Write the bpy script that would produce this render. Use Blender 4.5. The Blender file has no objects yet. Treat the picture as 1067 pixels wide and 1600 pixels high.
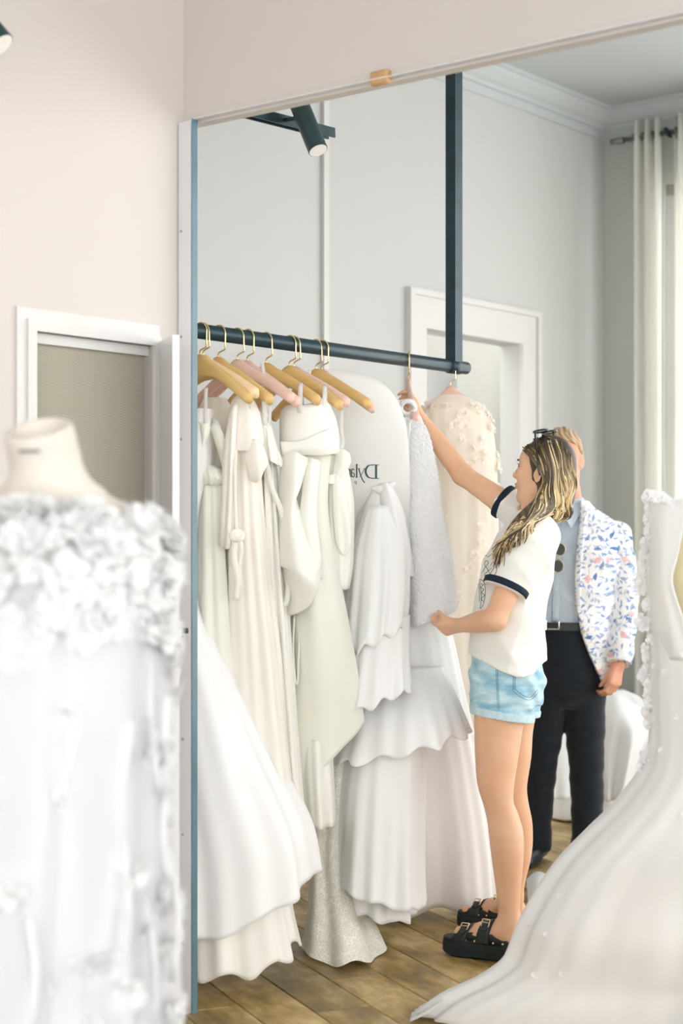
import bpy, math, random
import numpy as np
from mathutils import Vector, Matrix

# ------------------------------------------------------------------ camera, light, exposure
sc = bpy.context.scene
COL = sc.collection
FPX, CX, HY, CAMH = 2573.0, 533.5, 835.0, 1.40      # focal length in px, principal column, horizon row, eye height
cam_data = bpy.data.cameras.new('camera')
cam_data.sensor_fit = 'VERTICAL'
cam_data.sensor_height = 36.0
cam_data.sensor_width = 24.0
cam_data.lens = FPX / 1600.0 * 36.0
cam_data.shift_y = (HY - 800.0) / 1600.0
cam_data.clip_start = 0.05
cam_data.dof.use_dof = True
cam_data.dof.focus_distance = 5.5
cam_data.dof.aperture_fstop = 2.4
cam = bpy.data.objects.new('camera', cam_data)
cam.location = (0, 0, CAMH)
cam.rotation_euler = (math.pi / 2, 0, 0)
COL.objects.link(cam)
sc.camera = cam

world = bpy.data.worlds.new('world')
world.use_nodes = True
sc.world = world
wb = world.node_tree.nodes['Background']
wb.inputs[0].default_value = (1.0, 0.993, 0.985, 1)
wb.inputs[1].default_value = 3.5

sc.view_settings.view_transform = 'Standard'
sc.view_settings.look = 'None'
sc.view_settings.gamma = 1.0
sc.view_settings.use_curve_mapping = False
sc.view_settings.exposure = 0.22
sc.cycles.max_bounces = 10
sc.cycles.diffuse_bounces = 6
sc.cycles.transparent_max_bounces = 16
sc.cycles.caustics_reflective = False
sc.cycles.caustics_refractive = False

# world axes: x to the right of the picture, y straight away from the camera, z up.
# the rooms stand turned 38.8 degrees: EX runs away along the long walls, EY runs away to the left.
ANG = math.atan2(2067.0, 2573.0)
EX = (math.sin(ANG), math.cos(ANG))
EY = (-math.cos(ANG), math.sin(ANG))


def A(X, Y, z=0.0):
    """point of the rooms' own plan (X along the long walls, Y across)"""
    return (X * EX[0] + Y * EY[0], X * EX[1] + Y * EY[1], z)


def P(px, py, D):
    """real point at distance D that stands at that place of the photograph"""
    return ((px - CX) * D / FPX, D, CAMH + (HY - py) * D / FPX)


def floorD(py):
    return CAMH * FPX / (py - HY)


def dirXY(px):
    k = (px - CX) / FPX
    return (EX[1] + k * EX[0], EY[1] + k * EY[0])


def D_on_Y(px, Y):
    return Y / dirXY(px)[1]


def D_on_X(px, X):
    return X / dirXY(px)[0]


def X_at(px, Y):
    d = dirXY(px)
    return d[0] * Y / d[1]


def Y_at(px, X):
    d = dirXY(px)
    return d[1] * X / d[0]


# ------------------------------------------------------------------ materials
def lin(c):
    out = []
    for v in c[:3]:
        v = v / 255.0
        out.append(v / 12.92 if v <= 0.04045 else ((v + 0.055) / 1.055) ** 2.4)
    return (out[0], out[1], out[2], 1.0)


class N:
    """small node helper"""
    def __init__(self, name):
        self.m = bpy.data.materials.new(name)
        self.m.use_nodes = True
        self.t = self.m.node_tree
        self.b = self.t.nodes['Principled BSDF']
        self.out = self.t.nodes['Material Output']

    def n(self, kind, **kw):
        x = self.t.nodes.new(kind)
        for k, v in kw.items():
            if k in x.inputs:
                x.inputs[k].default_value = v
            else:
                setattr(x, k, v)
        return x

    def l(self, a, b):
        self.t.links.new(a, b)

    def coord(self, scale=(1, 1, 1), which='Object', rot=(0, 0, 0)):
        tc = self.n('ShaderNodeTexCoord')
        mp = self.n('ShaderNodeMapping')
        mp.inputs['Scale'].default_value = scale
        mp.inputs['Rotation'].default_value = rot
        self.l(tc.outputs[which], mp.inputs['Vector'])
        return mp.outputs['Vector']

    def noise(self, vec, scale, detail=4, rough=0.5):
        x = self.n('ShaderNodeTexNoise')
        x.inputs['Scale'].default_value = scale
        x.inputs['Detail'].default_value = detail
        x.inputs['Roughness'].default_value = rough
        self.l(vec, x.inputs['Vector'])
        return x.outputs['Fac']

    def ramp(self, fac, stops):
        r = self.n('ShaderNodeValToRGB')
        el = r.color_ramp.elements
        while len(el) < len(stops):
            el.new(0.5)
        for e, (p, c) in zip(el, stops):
            e.position = p
            e.color = c
        self.l(fac, r.inputs['Fac'])
        return r.outputs['Color']

    def bump(self, height, strength=0.2, dist=0.01):
        b = self.n('ShaderNodeBump')
        b.inputs['Strength'].default_value = strength
        b.inputs['Distance'].default_value = dist
        self.l(height, b.inputs['Height'])
        self.l(b.outputs['Normal'], self.b.inputs['Normal'])

    def math(self, op, a, b=None, c=None):
        x = self.n('ShaderNodeMath', operation=op)
        for i, v in enumerate((a, b, c)):
            if v is None:
                continue
            if isinstance(v, (int, float)):
                x.inputs[i].default_value = v
            else:
                self.l(v, x.inputs[i])
        return x.outputs[0]

    def mixc(self, fac, a, b):
        x = self.n('ShaderNodeMix', data_type='RGBA')
        for i, v in ((0, fac), (6, a), (7, b)):
            if isinstance(v, (int, float, tuple)):
                x.inputs[i].default_value = v
            else:
                self.l(v, x.inputs[i])
        return x.outputs[2]


def plain(name, c, rough=0.5, spec=0.5, metal=0.0, noise=None, bump=None, sheen=0.0):
    """one colour with a little unevenness (noise=(scale, amount)) and relief (bump=(scale, strength, distance))"""
    m = N(name)
    col = lin(c)
    m.b.inputs['Base Color'].default_value = col
    m.b.inputs['Roughness'].default_value = rough
    m.b.inputs['Specular IOR Level'].default_value = spec
    m.b.inputs['Metallic'].default_value = metal
    if sheen:
        m.b.inputs['Sheen Weight'].default_value = sheen
    vec = m.coord()
    if noise:
        f = m.noise(vec, noise[0])
        k = noise[1]
        dark = tuple(v * (1 - k) for v in col[:3]) + (1,)
        lite = tuple(min(1, v * (1 + k * 0.5)) for v in col[:3]) + (1,)
        m.l(m.ramp(f, [(0.3, dark), (0.7, lite)]), m.b.inputs['Base Color'])
    if bump:
        m.bump(m.noise(vec, bump[0], 6), bump[1], bump[2])
    return m.m


def cloth(name, c, rough=0.6, trans=0.25, alpha=1.0, weave=None, sheen=0.2, spec=0.3, fold=None, aniso_noise=None):
    """fabric that lets some light through"""
    m = N(name)
    col = lin(c)
    b = m.b
    b.inputs['Base Color'].default_value = col
    b.inputs['Roughness'].default_value = rough
    b.inputs['Specular IOR Level'].default_value = spec
    b.inputs['Sheen Weight'].default_value = sheen
    vec = m.coord()
    if aniso_noise:
        f = m.noise(m.coord((1, 1, 0.12)), aniso_noise[0], 3)
        k = aniso_noise[1]
        cc = m.ramp(f, [(0.25, tuple(v * (1 - k) for v in col[:3]) + (1,)), (0.75, col)])
        m.l(cc, b.inputs['Base Color'])
    if weave:
        m.bump(m.noise(vec, weave[0], 3), weave[1], weave[2])
    tr = m.n('ShaderNodeBsdfTranslucent')
    tr.inputs['Color'].default_value = col
    mx = m.n('ShaderNodeMixShader')
    mx.inputs[0].default_value = trans
    m.l(b.outputs[0], mx.inputs[1])
    m.l(tr.outputs[0], mx.inputs[2])
    last = mx.outputs[0]
    if alpha < 1.0:
        tp = m.n('ShaderNodeBsdfTransparent')
        m2 = m.n('ShaderNodeMixShader')
        m2.inputs[0].default_value = alpha
        m.l(tp.outputs[0], m2.inputs[1])
        m.l(last, m2.inputs[2])
        last = m2.outputs[0]
    m.l(last, m.out.inputs['Surface'])
    return m.m


M = {}
M['wall_warm'] = plain('wall_paint_warm', (207, 200, 194), 0.75, 0.2, noise=(0.7, 0.02), bump=(90, 0.05, 0.002))
M['wall_reflect_tint'] = plain('wall_paint_reflect_tint', (199, 200, 198), 0.75, 0.2, noise=(0.7, 0.02), bump=(90, 0.05, 0.002))  # mirror's slight darkening and cool tint put into this wall colour
M['ceiling'] = plain('ceiling_paint', (196, 202, 203), 0.85, 0.1, noise=(0.6, 0.02))
M['trim'] = plain('trim_paint', (212, 211, 208), 0.45, 0.4, noise=(3, 0.02))
M['white_gloss'] = plain('white_lacquer', (220, 220, 222), 0.3, 0.5, noise=(2, 0.02))
M['teal_edge'] = plain('mirror_glass_edge', (86, 120, 132), 0.25, 0.6, noise=(5, 0.2))
M['dark_metal'] = plain('blackened_steel', (38, 62, 70), 0.38, 0.6, 0.35, noise=(14, 0.35), bump=(60, 0.15, 0.002))
M['lamp_body'] = plain('lamp_enamel', (44, 66, 70), 0.35, 0.5, noise=(8, 0.15))
M['lamp_glass'] = plain('lamp_diffuser', (245, 243, 235), 0.4)
M['brass'] = plain('brass_wire', (232, 208, 150), 0.22, 0.6, 0.85, noise=(40, 0.1))
M['steel'] = plain('brushed_steel', (150, 152, 148), 0.3, 0.6, 0.8, noise=(30, 0.1))
M['wood_block'] = plain('raw_pine', (196, 158, 108), 0.6, 0.3, noise=(20, 0.25))
M['screw'] = plain('screw_head', (170, 160, 158), 0.4, 0.5, 0.5)
M['black'] = plain('black_leather', (34, 40, 44), 0.42, 0.5, noise=(30, 0.2), bump=(160, 0.15, 0.002))
M['black_sole'] = plain('black_rubber', (30, 40, 44), 0.6, 0.4, noise=(40, 0.2))
M['navy_trouser'] = plain('navy_wool', (27, 34, 42), 0.8, 0.2, noise=(30, 0.2), bump=(250, 0.2, 0.002), sheen=0.2)
M['navy_band'] = plain('navy_rib', (30, 42, 58), 0.75, 0.2, bump=(220, 0.2, 0.002))
M['gold'] = plain('pale_gold', (228, 208, 165), 0.25, 0.6, 0.8)
M['silver'] = plain('polished_silver', (225, 225, 222), 0.2, 0.6, 0.9)
M['shirt_blue'] = cloth('pale_blue_cotton', (204, 218, 231), 0.7, 0.1, weave=(300, 0.1, 0.001))
M['tee'] = cloth('off_white_jersey', (247, 246, 240), 0.8, 0.1, weave=(260, 0.12, 0.001))
M['ivory'] = cloth('ivory_satin', (250, 249, 242), 0.42, 0.22, sheen=0.1, spec=0.4, aniso_noise=(7, 0.05))
M['ivory_warm'] = cloth('warm_ivory_satin', (251, 247, 238), 0.45, 0.22, sheen=0.1, spec=0.4, aniso_noise=(9, 0.06))
M['ivory_green'] = cloth('matte_ivory_crepe', (248, 248, 238), 0.6, 0.22, weave=(220, 0.1, 0.001), aniso_noise=(8, 0.06))
M['white_satin'] = cloth('white_satin', (251, 251, 251), 0.4, 0.25, sheen=0.1, spec=0.4, aniso_noise=(5, 0.03))
M['organza'] = cloth('white_organza', (252, 252, 252), 0.6, 0.2, alpha=0.95, aniso_noise=(12, 0.04))
M['tulle'] = cloth('white_tulle', (250, 250, 250), 0.75, 0.3, alpha=0.95, weave=(400, 0.2, 0.001), aniso_noise=(14, 0.06))
M['tulle_sheer'] = cloth('sheer_white_tulle', (248, 248, 250), 0.75, 0.4, alpha=0.62, weave=(400, 0.2, 0.001))
M['cream_tulle'] = cloth('cream_tulle', (250, 244, 233), 0.7, 0.35, alpha=0.92, aniso_noise=(10, 0.06))
M['boucle'] = cloth('white_boucle', (252, 252, 252), 0.9, 0.2, weave=(120, 0.8, 0.006), sheen=0.4)
M['tulle_grey'] = cloth('soft_grey_tulle', (225, 225, 224), 0.75, 0.25, alpha=0.96, weave=(400, 0.2, 0.001), aniso_noise=(16, 0.16))
M['petal_soft'] = cloth('soft_petal', (238, 238, 238), 0.7, 0.3)
M['petal'] = cloth('white_petal', (250, 250, 251), 0.7, 0.35)
M['petal_cream'] = cloth('cream_petal', (252, 246, 238), 0.7, 0.35)
M['bag'] = cloth('frosted_garment_bag', (248, 248, 246), 0.5, 0.4, alpha=0.8)
M['bag_clear'] = cloth('clear_ribbon', (245, 245, 243), 0.4, 0.3, alpha=0.7)
M['sheet'] = cloth('white_cotton_sheet', (240, 241, 240), 0.75, 0.15)
M['curtain'] = cloth('white_voile', (248, 248, 244), 0.8, 0.6, weave=(300, 0.1, 0.001))
M['form'] = plain('mannequin_jersey', (216, 209, 198), 0.7, 0.2, noise=(6, 0.03), bump=(240, 0.15, 0.001))
M['form_tan'] = plain('mannequin_linen', (236, 226, 190), 0.7, 0.2, noise=(6, 0.04), bump=(240, 0.15, 0.001))
M['ink'] = plain('dark_green_ink', (52, 76, 80), 0.6, 0.3)
M['ink_grey'] = plain('grey_ink', (92, 98, 100), 0.6, 0.3)
M['lens'] = plain('dark_green_lens', (20, 48, 40), 0.08, 0.8)
M['acetate'] = plain('black_acetate', (22, 24, 26), 0.15, 0.6)
M['lip'] = plain('lip_pink', (214, 138, 122), 0.45, 0.4)
M['eye_dark'] = plain('eye_dark', (58, 44, 36), 0.3, 0.5)
M['nail'] = plain('nail_pale', (240, 210, 196), 0.25, 0.5)
M['corridor'] = plain('pale_grey_paint', (206, 206, 200), 0.8, 0.2, noise=(1, 0.03))  # pale grey wall paint beyond the back doorway


def skin(name, c, c2):
    m = N(name)
    f = m.noise(m.coord(), 9, 3)
    m.l(m.ramp(f, [(0.3, lin(c2)), (0.7, lin(c))]), m.b.inputs['Base Color'])
    m.b.inputs['Roughness'].default_value = 0.5
    m.b.inputs['Specular IOR Level'].default_value = 0.35
    m.b.inputs['Subsurface Weight'].default_value = 0.25
    m.b.inputs['Subsurface Radius'].default_value = (0.012, 0.005, 0.003)
    m.b.inputs['Subsurface Scale'].default_value = 0.6
    m.bump(m.noise(m.coord(), 160, 3), 0.05, 0.001)
    return m.m


M['skin_w'] = skin('skin_peach', (232, 190, 158), (222, 174, 138))  # the woman's own skin tone, slightly mottled
M['skin_m'] = skin('skin_rosy', (222, 166, 138), (206, 146, 118))


def hanger_wood(name, c):
    m = N(name)
    v = m.coord((30, 3, 30))
    f = m.noise(v, 2, 4)
    cc = lin(c)
    m.l(m.ramp(f, [(0.3, tuple(x * 0.9 for x in cc[:3]) + (1,)), (0.7, cc)]), m.b.inputs['Base Color'])
    m.b.inputs['Roughness'].default_value = 0.5
    return m.m


M['wood'] = hanger_wood('honey_hanger', (222, 184, 118))
M['wood_pale'] = hanger_wood('pale_hanger', (240, 210, 165))
M['pink'] = hanger_wood('pink_hanger', (232, 196, 180))


def denim():
    m = N('faded_denim')
    v = m.coord()
    a = m.noise(m.coord((4, 4, 14), rot=(0, 0.25, 0)), 2.2, 5, 0.6)
    w = m.n('ShaderNodeTexWave')
    w.inputs['Scale'].default_value = 260
    w.inputs['Distortion'].default_value = 1.5
    m.l(v, w.inputs['Vector'])
    cc = m.ramp(a, [(0.3, lin((126, 176, 200))), (0.47, lin((168, 206, 220))), (0.64, lin((208, 228, 234)))])
    m.l(cc, m.b.inputs['Base Color'])
    m.b.inputs['Roughness'].default_value = 0.85
    m.bump(w.outputs['Fac'], 0.15, 0.001)
    return m.m


M['denim'] = denim()
M['denim_pale'] = plain('denim_inside', (198, 222, 228), 0.85, 0.2, noise=(60, 0.12), bump=(240, 0.3, 0.001))
M['stitch'] = plain('denim_stitch', (104, 146, 168), 0.8)


def floral():
    """printed cotton: blue leaves of several sizes turned every way, and a few pink blossoms"""
    m = N('floral_print')
    base = lin((240, 240, 240))
    cur = None

    def leaves(scale, ln, wd, col, prev, dens, seed):
        vec = m.coord((1, 1, 1))
        off = m.n('ShaderNodeVectorMath', operation='ADD')
        off.inputs[1].default_value = (seed * 3.1, seed * 1.7, seed * 2.3)
        m.l(vec, off.inputs[0])
        sep = m.n('ShaderNodeSeparateXYZ')
        m.l(off.outputs[0], sep.inputs[0])
        comb = m.n('ShaderNodeCombineXYZ')
        xx = m.math('ADD', sep.outputs[0], m.math('MULTIPLY', sep.outputs[1], -0.35))
        m.l(xx, comb.inputs[0])
        m.l(sep.outputs[2], comb.inputs[1])
        sc_ = m.n('ShaderNodeVectorMath', operation='SCALE')
        sc_.inputs['Scale'].default_value = scale
        m.l(comb.outputs[0], sc_.inputs[0])
        vo = m.n('ShaderNodeTexVoronoi', voronoi_dimensions='2D')
        vo.inputs['Scale'].default_value = 1.0
        vo.inputs['Randomness'].default_value = 0.85
        m.l(sc_.outputs[0], vo.inputs['Vector'])
        d = m.n('ShaderNodeVectorMath', operation='SUBTRACT')
        m.l(sc_.outputs[0], d.inputs[0])
        m.l(vo.outputs['Position'], d.inputs[1])
        sc2 = m.n('ShaderNodeSeparateColor')
        m.l(vo.outputs['Color'], sc2.inputs[0])
        ang = m.math('MULTIPLY', sc2.outputs[0], 6.283)
        vr = m.n('ShaderNodeVectorRotate', rotation_type='Z_AXIS')
        m.l(d.outputs[0], vr.inputs['Vector'])
        m.l(ang, vr.inputs['Angle'])
        s3 = m.n('ShaderNodeSeparateXYZ')
        m.l(vr.outputs[0], s3.inputs[0])
        bend = m.math('MULTIPLY', m.math('POWER', m.math('ABSOLUTE', s3.outputs[0]), 2.0), 0.9)
        yy = m.math('ABSOLUTE', m.math('SUBTRACT', s3.outputs[1], bend))
        ex = m.math('DIVIDE', m.math('ABSOLUTE', s3.outputs[0]), ln)
        ey = m.math('DIVIDE', yy, wd)
        e = m.math('ADD', m.math('POWER', ex, 1.5), ey)
        inside = m.math('LESS_THAN', e, 1.0)
        keep = m.math('LESS_THAN', sc2.outputs[1], dens)
        fac = m.math('MULTIPLY', inside, keep)
        shade = m.math('ADD', m.math('MULTIPLY', sc2.outputs[2], 0.5), 0.45)
        return m.mixc(m.math('MULTIPLY', fac, shade), prev, col)

    cur = leaves(30, 0.50, 0.05, lin((170, 176, 186)), base, 0.6, 3.3)
    cur = leaves(36, 0.42, 0.17, lin((96, 140, 200)), cur, 0.85, 1.0)
    cur = leaves(32, 0.40, 0.12, lin((130, 164, 214)), cur, 0.75, 2.0)
    cur = leaves(17, 0.30, 0.13, lin((30, 104, 170)), cur, 0.45, 5.0)
    cur = leaves(13, 0.26, 0.16, lin((230, 176, 176)), cur, 0.35, 7.0)
    m.l(cur, m.b.inputs['Base Color'])
    m.b.inputs['Roughness'].default_value = 0.8
    m.bump(m.noise(m.coord(), 300, 2), 0.1, 0.001)
    return m.m


M['floral'] = floral()


def plank_mat():
    m = N('oak_vinyl')
    oi = m.n('ShaderNodeObjectInfo')
    tc = m.n('ShaderNodeTexCoord')
    add = m.n('ShaderNodeVectorMath', operation='ADD')
    m.l(tc.outputs['Object'], add.inputs[0])
    sc_ = m.n('ShaderNodeVectorMath', operation='SCALE')
    sc_.inputs['Scale'].default_value = 7.0
    m.l(oi.outputs['Location'], sc_.inputs[0])
    m.l(sc_.outputs[0], add.inputs[1])
    mp = m.n('ShaderNodeMapping')
    mp.inputs['Scale'].default_value = (1.6, 9.0, 1.0)
    m.l(add.outputs[0], mp.inputs['Vector'])
    g = m.noise(mp.outputs[0], 3.0, 6, 0.65)
    mp2 = m.n('ShaderNodeMapping')
    mp2.inputs['Scale'].default_value = (2.0, 3.4, 1.0)
    m.l(add.outputs[0], mp2.inputs['Vector'])
    b = m.noise(mp2.outputs[0], 2.0, 4, 0.6)
    grain = m.ramp(g, [(0.25, lin((92, 74, 36))), (0.5, lin((146, 120, 68))), (0.75, lin((180, 154, 98)))])
    blot = m.ramp(b, [(0.34, lin((70, 60, 36))), (0.5, lin((152, 128, 80))), (0.66, lin((214, 194, 148)))])
    c = m.mixc(0.55, grain, blot)
    hv = m.n('ShaderNodeHueSaturation')
    m.l(m.math('ADD', m.math('MULTIPLY', oi.outputs['Random'], 0.5), 1.0), hv.inputs['Value'])
    m.l(c, hv.inputs['Color'])
    m.l(hv.outputs[0], m.b.inputs['Base Color'])
    m.b.inputs['Roughness'].default_value = 0.42
    m.bump(g, 0.08, 0.003)
    return m.m


M['plank'] = plank_mat()
M['subfloor'] = plain('dark_joint', (70, 62, 48), 0.8, noise=(8, 0.1))


def woven():
    m = N('woven_wallpaper')
    v = m.coord((1, 1, 1))
    w1 = m.n('ShaderNodeTexWave', wave_type='BANDS', bands_direction='DIAGONAL')
    w1.inputs['Scale'].default_value = 85
    m.l(m.coord((1, 1, 1)), w1.inputs['Vector'])
    w2 = m.n('ShaderNodeTexWave', wave_type='BANDS', bands_direction='DIAGONAL')
    w2.inputs['Scale'].default_value = 85
    m.l(m.coord((-1, 1, 1)), w2.inputs['Vector'])
    h = m.math('MULTIPLY', w1.outputs['Fac'], w2.outputs['Fac'])
    c = m.ramp(h, [(0.2, lin((158, 152, 136))), (0.8, lin((182, 178, 164)))])
    m.l(c, m.b.inputs['Base Color'])
    m.b.inputs['Roughness'].default_value = 0.7
    m.bump(h, 0.2, 0.004)
    return m.m


M['woven'] = woven()


def lace_mat(name, c, hole):
    m = N(name)
    col = lin(c)
    v = m.coord()
    vo = m.n('ShaderNodeTexVoronoi', feature='DISTANCE_TO_EDGE')
    vo.inputs['Scale'].default_value = 105
    m.l(v, vo.inputs['Vector'])
    nz = m.noise(v, 34, 5, 0.7)
    k = m.math('ADD', m.math('MULTIPLY', vo.outputs['Distance'], 1.6), nz)
    f = m.ramp(k, [(0.50, (1, 1, 1, 1)), (0.74, (hole, hole, hole, 1))])
    m.b.inputs['Base Color'].default_value = col
    m.b.inputs['Roughness'].default_value = 0.75
    tp = m.n('ShaderNodeBsdfTransparent')
    mx = m.n('ShaderNodeMixShader')
    m.l(f, mx.inputs[0])
    m.l(tp.outputs[0], mx.inputs[1])
    m.l(m.b.outputs[0], mx.inputs[2])
    m.l(mx.outputs[0], m.out.inputs['Surface'])
    m.bump(k, 0.5, 0.004)
    return m.m


M['lace'] = lace_mat('ivory_lace', (248, 246, 234), 0.80)


def hair_mat():
    m = N('hair')
    a = m.n('ShaderNodeVertexColor', layer_name='Col')
    m.l(a.outputs['Color'], m.b.inputs['Base Color'])
    m.b.inputs['Roughness'].default_value = 0.42
    m.b.inputs['Specular IOR Level'].default_value = 0.35
    f = m.noise(m.coord((1, 1, 0.1)), 240, 2)
    m.bump(f, 0.3, 0.002)
    return m.m


M['hair'] = hair_mat()

# ------------------------------------------------------------------ object helpers
def link(o, parent=None):
    COL.objects.link(o)
    if parent is not None:
        o.parent = parent
    return o


def tag(o, label=None, cat=None, group=None, kind=None):
    if label:
        o['label'] = label
    if cat:
        o['category'] = cat
    if group:
        o['group'] = group
    if kind:
        o['kind'] = kind
    return o


def mesh(name, v, f, smooth=False):
    me = bpy.data.meshes.new(name)
    v = np.asarray(v, dtype=np.float64).reshape(-1, 3)
    if isinstance(f, np.ndarray):
        nf, k = f.shape
        me.vertices.add(len(v))
        me.vertices.foreach_set('co', v.astype(np.float32).ravel())
        me.loops.add(nf * k)
        me.loops.foreach_set('vertex_index', f.astype(np.int32).ravel())
        me.polygons.add(nf)
        me.polygons.foreach_set('loop_start', np.arange(0, nf * k, k, dtype=np.int32))
        me.polygons.foreach_set('loop_total', np.full(nf, k, dtype=np.int32))
        me.update(calc_edges=True)
        me.validate()
    else:
        me.from_pydata([tuple(p) for p in v], [], f)
        me.update()
    if smooth:
        me.polygons.foreach_set('use_smooth', [True] * len(me.polygons))
    return me


def obj(name, me, mat, parent=None, origin=None):
    """link a mesh as one object; vertices are in world space, the origin is moved to the given point"""
    if origin is not None:
        me.transform(Matrix.Translation(-Vector(origin)))
    o = bpy.data.objects.new(name, me)
    if mat is not None:
        me.materials.append(mat)
    link(o, parent)
    if origin is not None:
        o.location = origin
    if parent is not None:
        o.matrix_parent_inverse = Matrix.Translation(-Vector(parent.location))
    return o


def empty(name, loc=(0, 0, 0)):
    o = bpy.data.objects.new(name, None)
    o.empty_display_size = 0.1
    o.location = loc
    link(o)
    return o


class MB:
    """collects shapes for one mesh"""
    def __init__(self):
        self.v, self.f = [], []

    def add(self, v, f):
        b = len(self.v)
        self.v += [tuple(p) for p in v]
        self.f += [tuple(i + b for i in q) for q in f]
        return self

    def box(self, lo, hi, fn=None):
        x0, y0, z0 = lo
        x1, y1, z1 = hi
        v = [(x0, y0, z0), (x1, y0, z0), (x1, y1, z0), (x0, y1, z0), (x0, y0, z1), (x1, y0, z1), (x1, y1, z1), (x0, y1, z1)]
        if fn:
            v = [fn(*p) for p in v]
        return self.add(v, [(0, 3, 2, 1), (4, 5, 6, 7), (0, 1, 5, 4), (1, 2, 6, 5), (2, 3, 7, 6), (3, 0, 4, 7)])

    def quadbox(self, base, z0, z1):
        """upright prism over a plan polygon"""
        n = len(base)
        v = [(p[0], p[1], z0) for p in base] + [(p[0], p[1], z1) for p in base]
        f = [tuple(range(n - 1, -1, -1)), tuple(range(n, 2 * n))] + [(i, (i + 1) % n, n + (i + 1) % n, n + i) for i in range(n)]
        return self.add(v, f)

    def tube(self, pts, r, n=8, cap=True, flat=1.0):
        v, f = tube_vf(pts, r, n, cap, flat)
        return self.add(v, f)

    def me(self, name, smooth=False):
        return mesh(name, self.v, self.f, smooth)


def tube_vf(pts, r, n=8, cap=True, flat=1.0):
    pts = [Vector(p) for p in pts]
    if not hasattr(r, '__len__'):
        r = [r] * len(pts)
    v, f = [], []
    up = None
    for i, p in enumerate(pts):
        a = pts[max(0, i - 1)]
        b = pts[min(len(pts) - 1, i + 1)]
        t = (b - a).normalized()
        if up is None:
            up = Vector((0, 0, 1)) if abs(t.z) < 0.9 else Vector((1, 0, 0))
        s = t.cross(up)
        if s.length < 1e-6:
            s = Vector((1, 0, 0))
        s.normalize()
        up = s.cross(t).normalized()
        for k in range(n):
            q = 2 * math.pi * k / n
            v.append(tuple(p + s * (math.cos(q) * r[i]) + up * (math.sin(q) * r[i] * flat)))
    for i in range(len(pts) - 1):
        for k in range(n):
            k2 = (k + 1) % n
            f.append((i * n + k, i * n + k2, (i + 1) * n + k2, (i + 1) * n + k))
    if cap:
        f.append(tuple(range(n - 1, -1, -1)))
        m = (len(pts) - 1) * n
        f.append(tuple(range(m, m + n)))
    return v, f


def spline(pts, n):
    """smooth curve through points (Catmull-Rom)"""
    p = [np.array(q, float) for q in pts]
    p = [2 * p[0] - p[1]] + p + [2 * p[-1] - p[-2]]
    out = []
    m = len(p) - 3
    for j in range(n):
        t = j / (n - 1) * m
        i = min(int(t), m - 1)
        u = t - i
        a, b, c, d = p[i], p[i + 1], p[i + 2], p[i + 3]
        out.append(0.5 * ((2 * b) + (c - a) * u + (2 * a - 5 * b + 4 * c - d) * u * u + (3 * b - a - 3 * c + d) * u ** 3))
    return out


def interp_rows(st, n):
    """rows between stations, smooth in every column; first column decides the place"""
    st = np.array(st, float)
    k = np.r_[0, np.cumsum(np.abs(np.diff(st[:, 0])) + 1e-6)]
    q = np.linspace(0, k[-1], n)
    out = np.zeros((n, st.shape[1]))
    for c in range(st.shape[1]):
        y = st[:, c]
        # monotone cubic
        h = np.diff(k)
        d = np.diff(y) / h
        m = np.zeros(len(y))
        m[0], m[-1] = d[0], d[-1]
        for i in range(1, len(y) - 1):
            m[i] = 0 if d[i - 1] * d[i] <= 0 else 2 * d[i - 1] * d[i] / (d[i - 1] + d[i])
        i = np.clip(np.searchsorted(k, q, side='right') - 1, 0, len(k) - 2)
        t = (q - k[i]) / h[i]
        out[:, c] = ((1 + 2 * t) * (1 - t) ** 2 * y[i] + t * (1 - t) ** 2 * h[i] * m[i]
                     + t * t * (3 - 2 * t) * y[i + 1] + t * t * (t - 1) * h[i] * m[i + 1])
    return out


def gown_vf(st, rows=60, n=120, fold=(7, 11, 17), amp=(0.0, 0.08), seed=0, hem=None, closed_top=True, twist=0.3, ztop_fn=None, sharp=1.0):
    """cloth hanging round: stations (row, left col, right col, distance, half depth); folds grow from amp[0] to amp[1] downwards"""
    rng = random.Random(seed)
    R = interp_rows(st, rows)
    ph = [rng.uniform(0, 6.28) for _ in fold]
    wt = [1.0 / (i + 1) ** 0.5 for i in range(len(fold))]
    sw = sum(wt)
    th = np.linspace(0, 2 * math.pi, n, endpoint=False)
    z_all = CAMH + (HY - R[:, 0]) * R[:, 3] / FPX
    zt, zb = z_all[0], z_all[-1]
    V = np.zeros((rows, n, 3))
    for i in range(rows):
        py, l, r, D, hd = R[i, :5]
        t = i / (rows - 1)
        a = amp[0] + (amp[1] - amp[0]) * t ** 1.3
        if R.shape[1] > 5:
            a = R[i, 5]
        g = sum(w * np.cos(k * th + p + twist * t * ((j % 3) - 1)) for j, (k, p, w) in enumerate(zip(fold, ph, wt))) / sw
        g = np.sign(g) * np.abs(g) ** sharp
        c = (l + r) / 2
        hw = (r - l) / 2 * D / FPX
        m = 1 + a * g
        V[i, :, 0] = (c - CX) * D / FPX + hw * np.cos(th) * m
        V[i, :, 1] = D - hd * np.sin(th) * (1 + a * 1.2 * g)
        z = z_all[i]
        if hem is not None:
            zh = np.array([hem(math.cos(q), math.sin(q)) for q in th])
            z = zt + (z - zt) * (zt - zh) / (zt - zb)
        if ztop_fn is not None:
            z = z + (1 - t) ** 6 * np.array([ztop_fn(math.cos(q), math.sin(q)) for q in th])
        V[i, :, 2] = z
    idx = np.arange(rows * n).reshape(rows, n)
    a = idx[:-1]
    b = idx[1:]
    f = np.stack([a, b, np.roll(b, -1, 1), np.roll(a, -1, 1)], -1).reshape(-1, 4)
    return V, f


def gown(name, mat, parent, st, **kw):
    V, f = gown_vf(st, **kw)
    o = obj(name, mesh(name, V.reshape(-1, 3), f, True), mat, parent)
    return o, V


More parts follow.
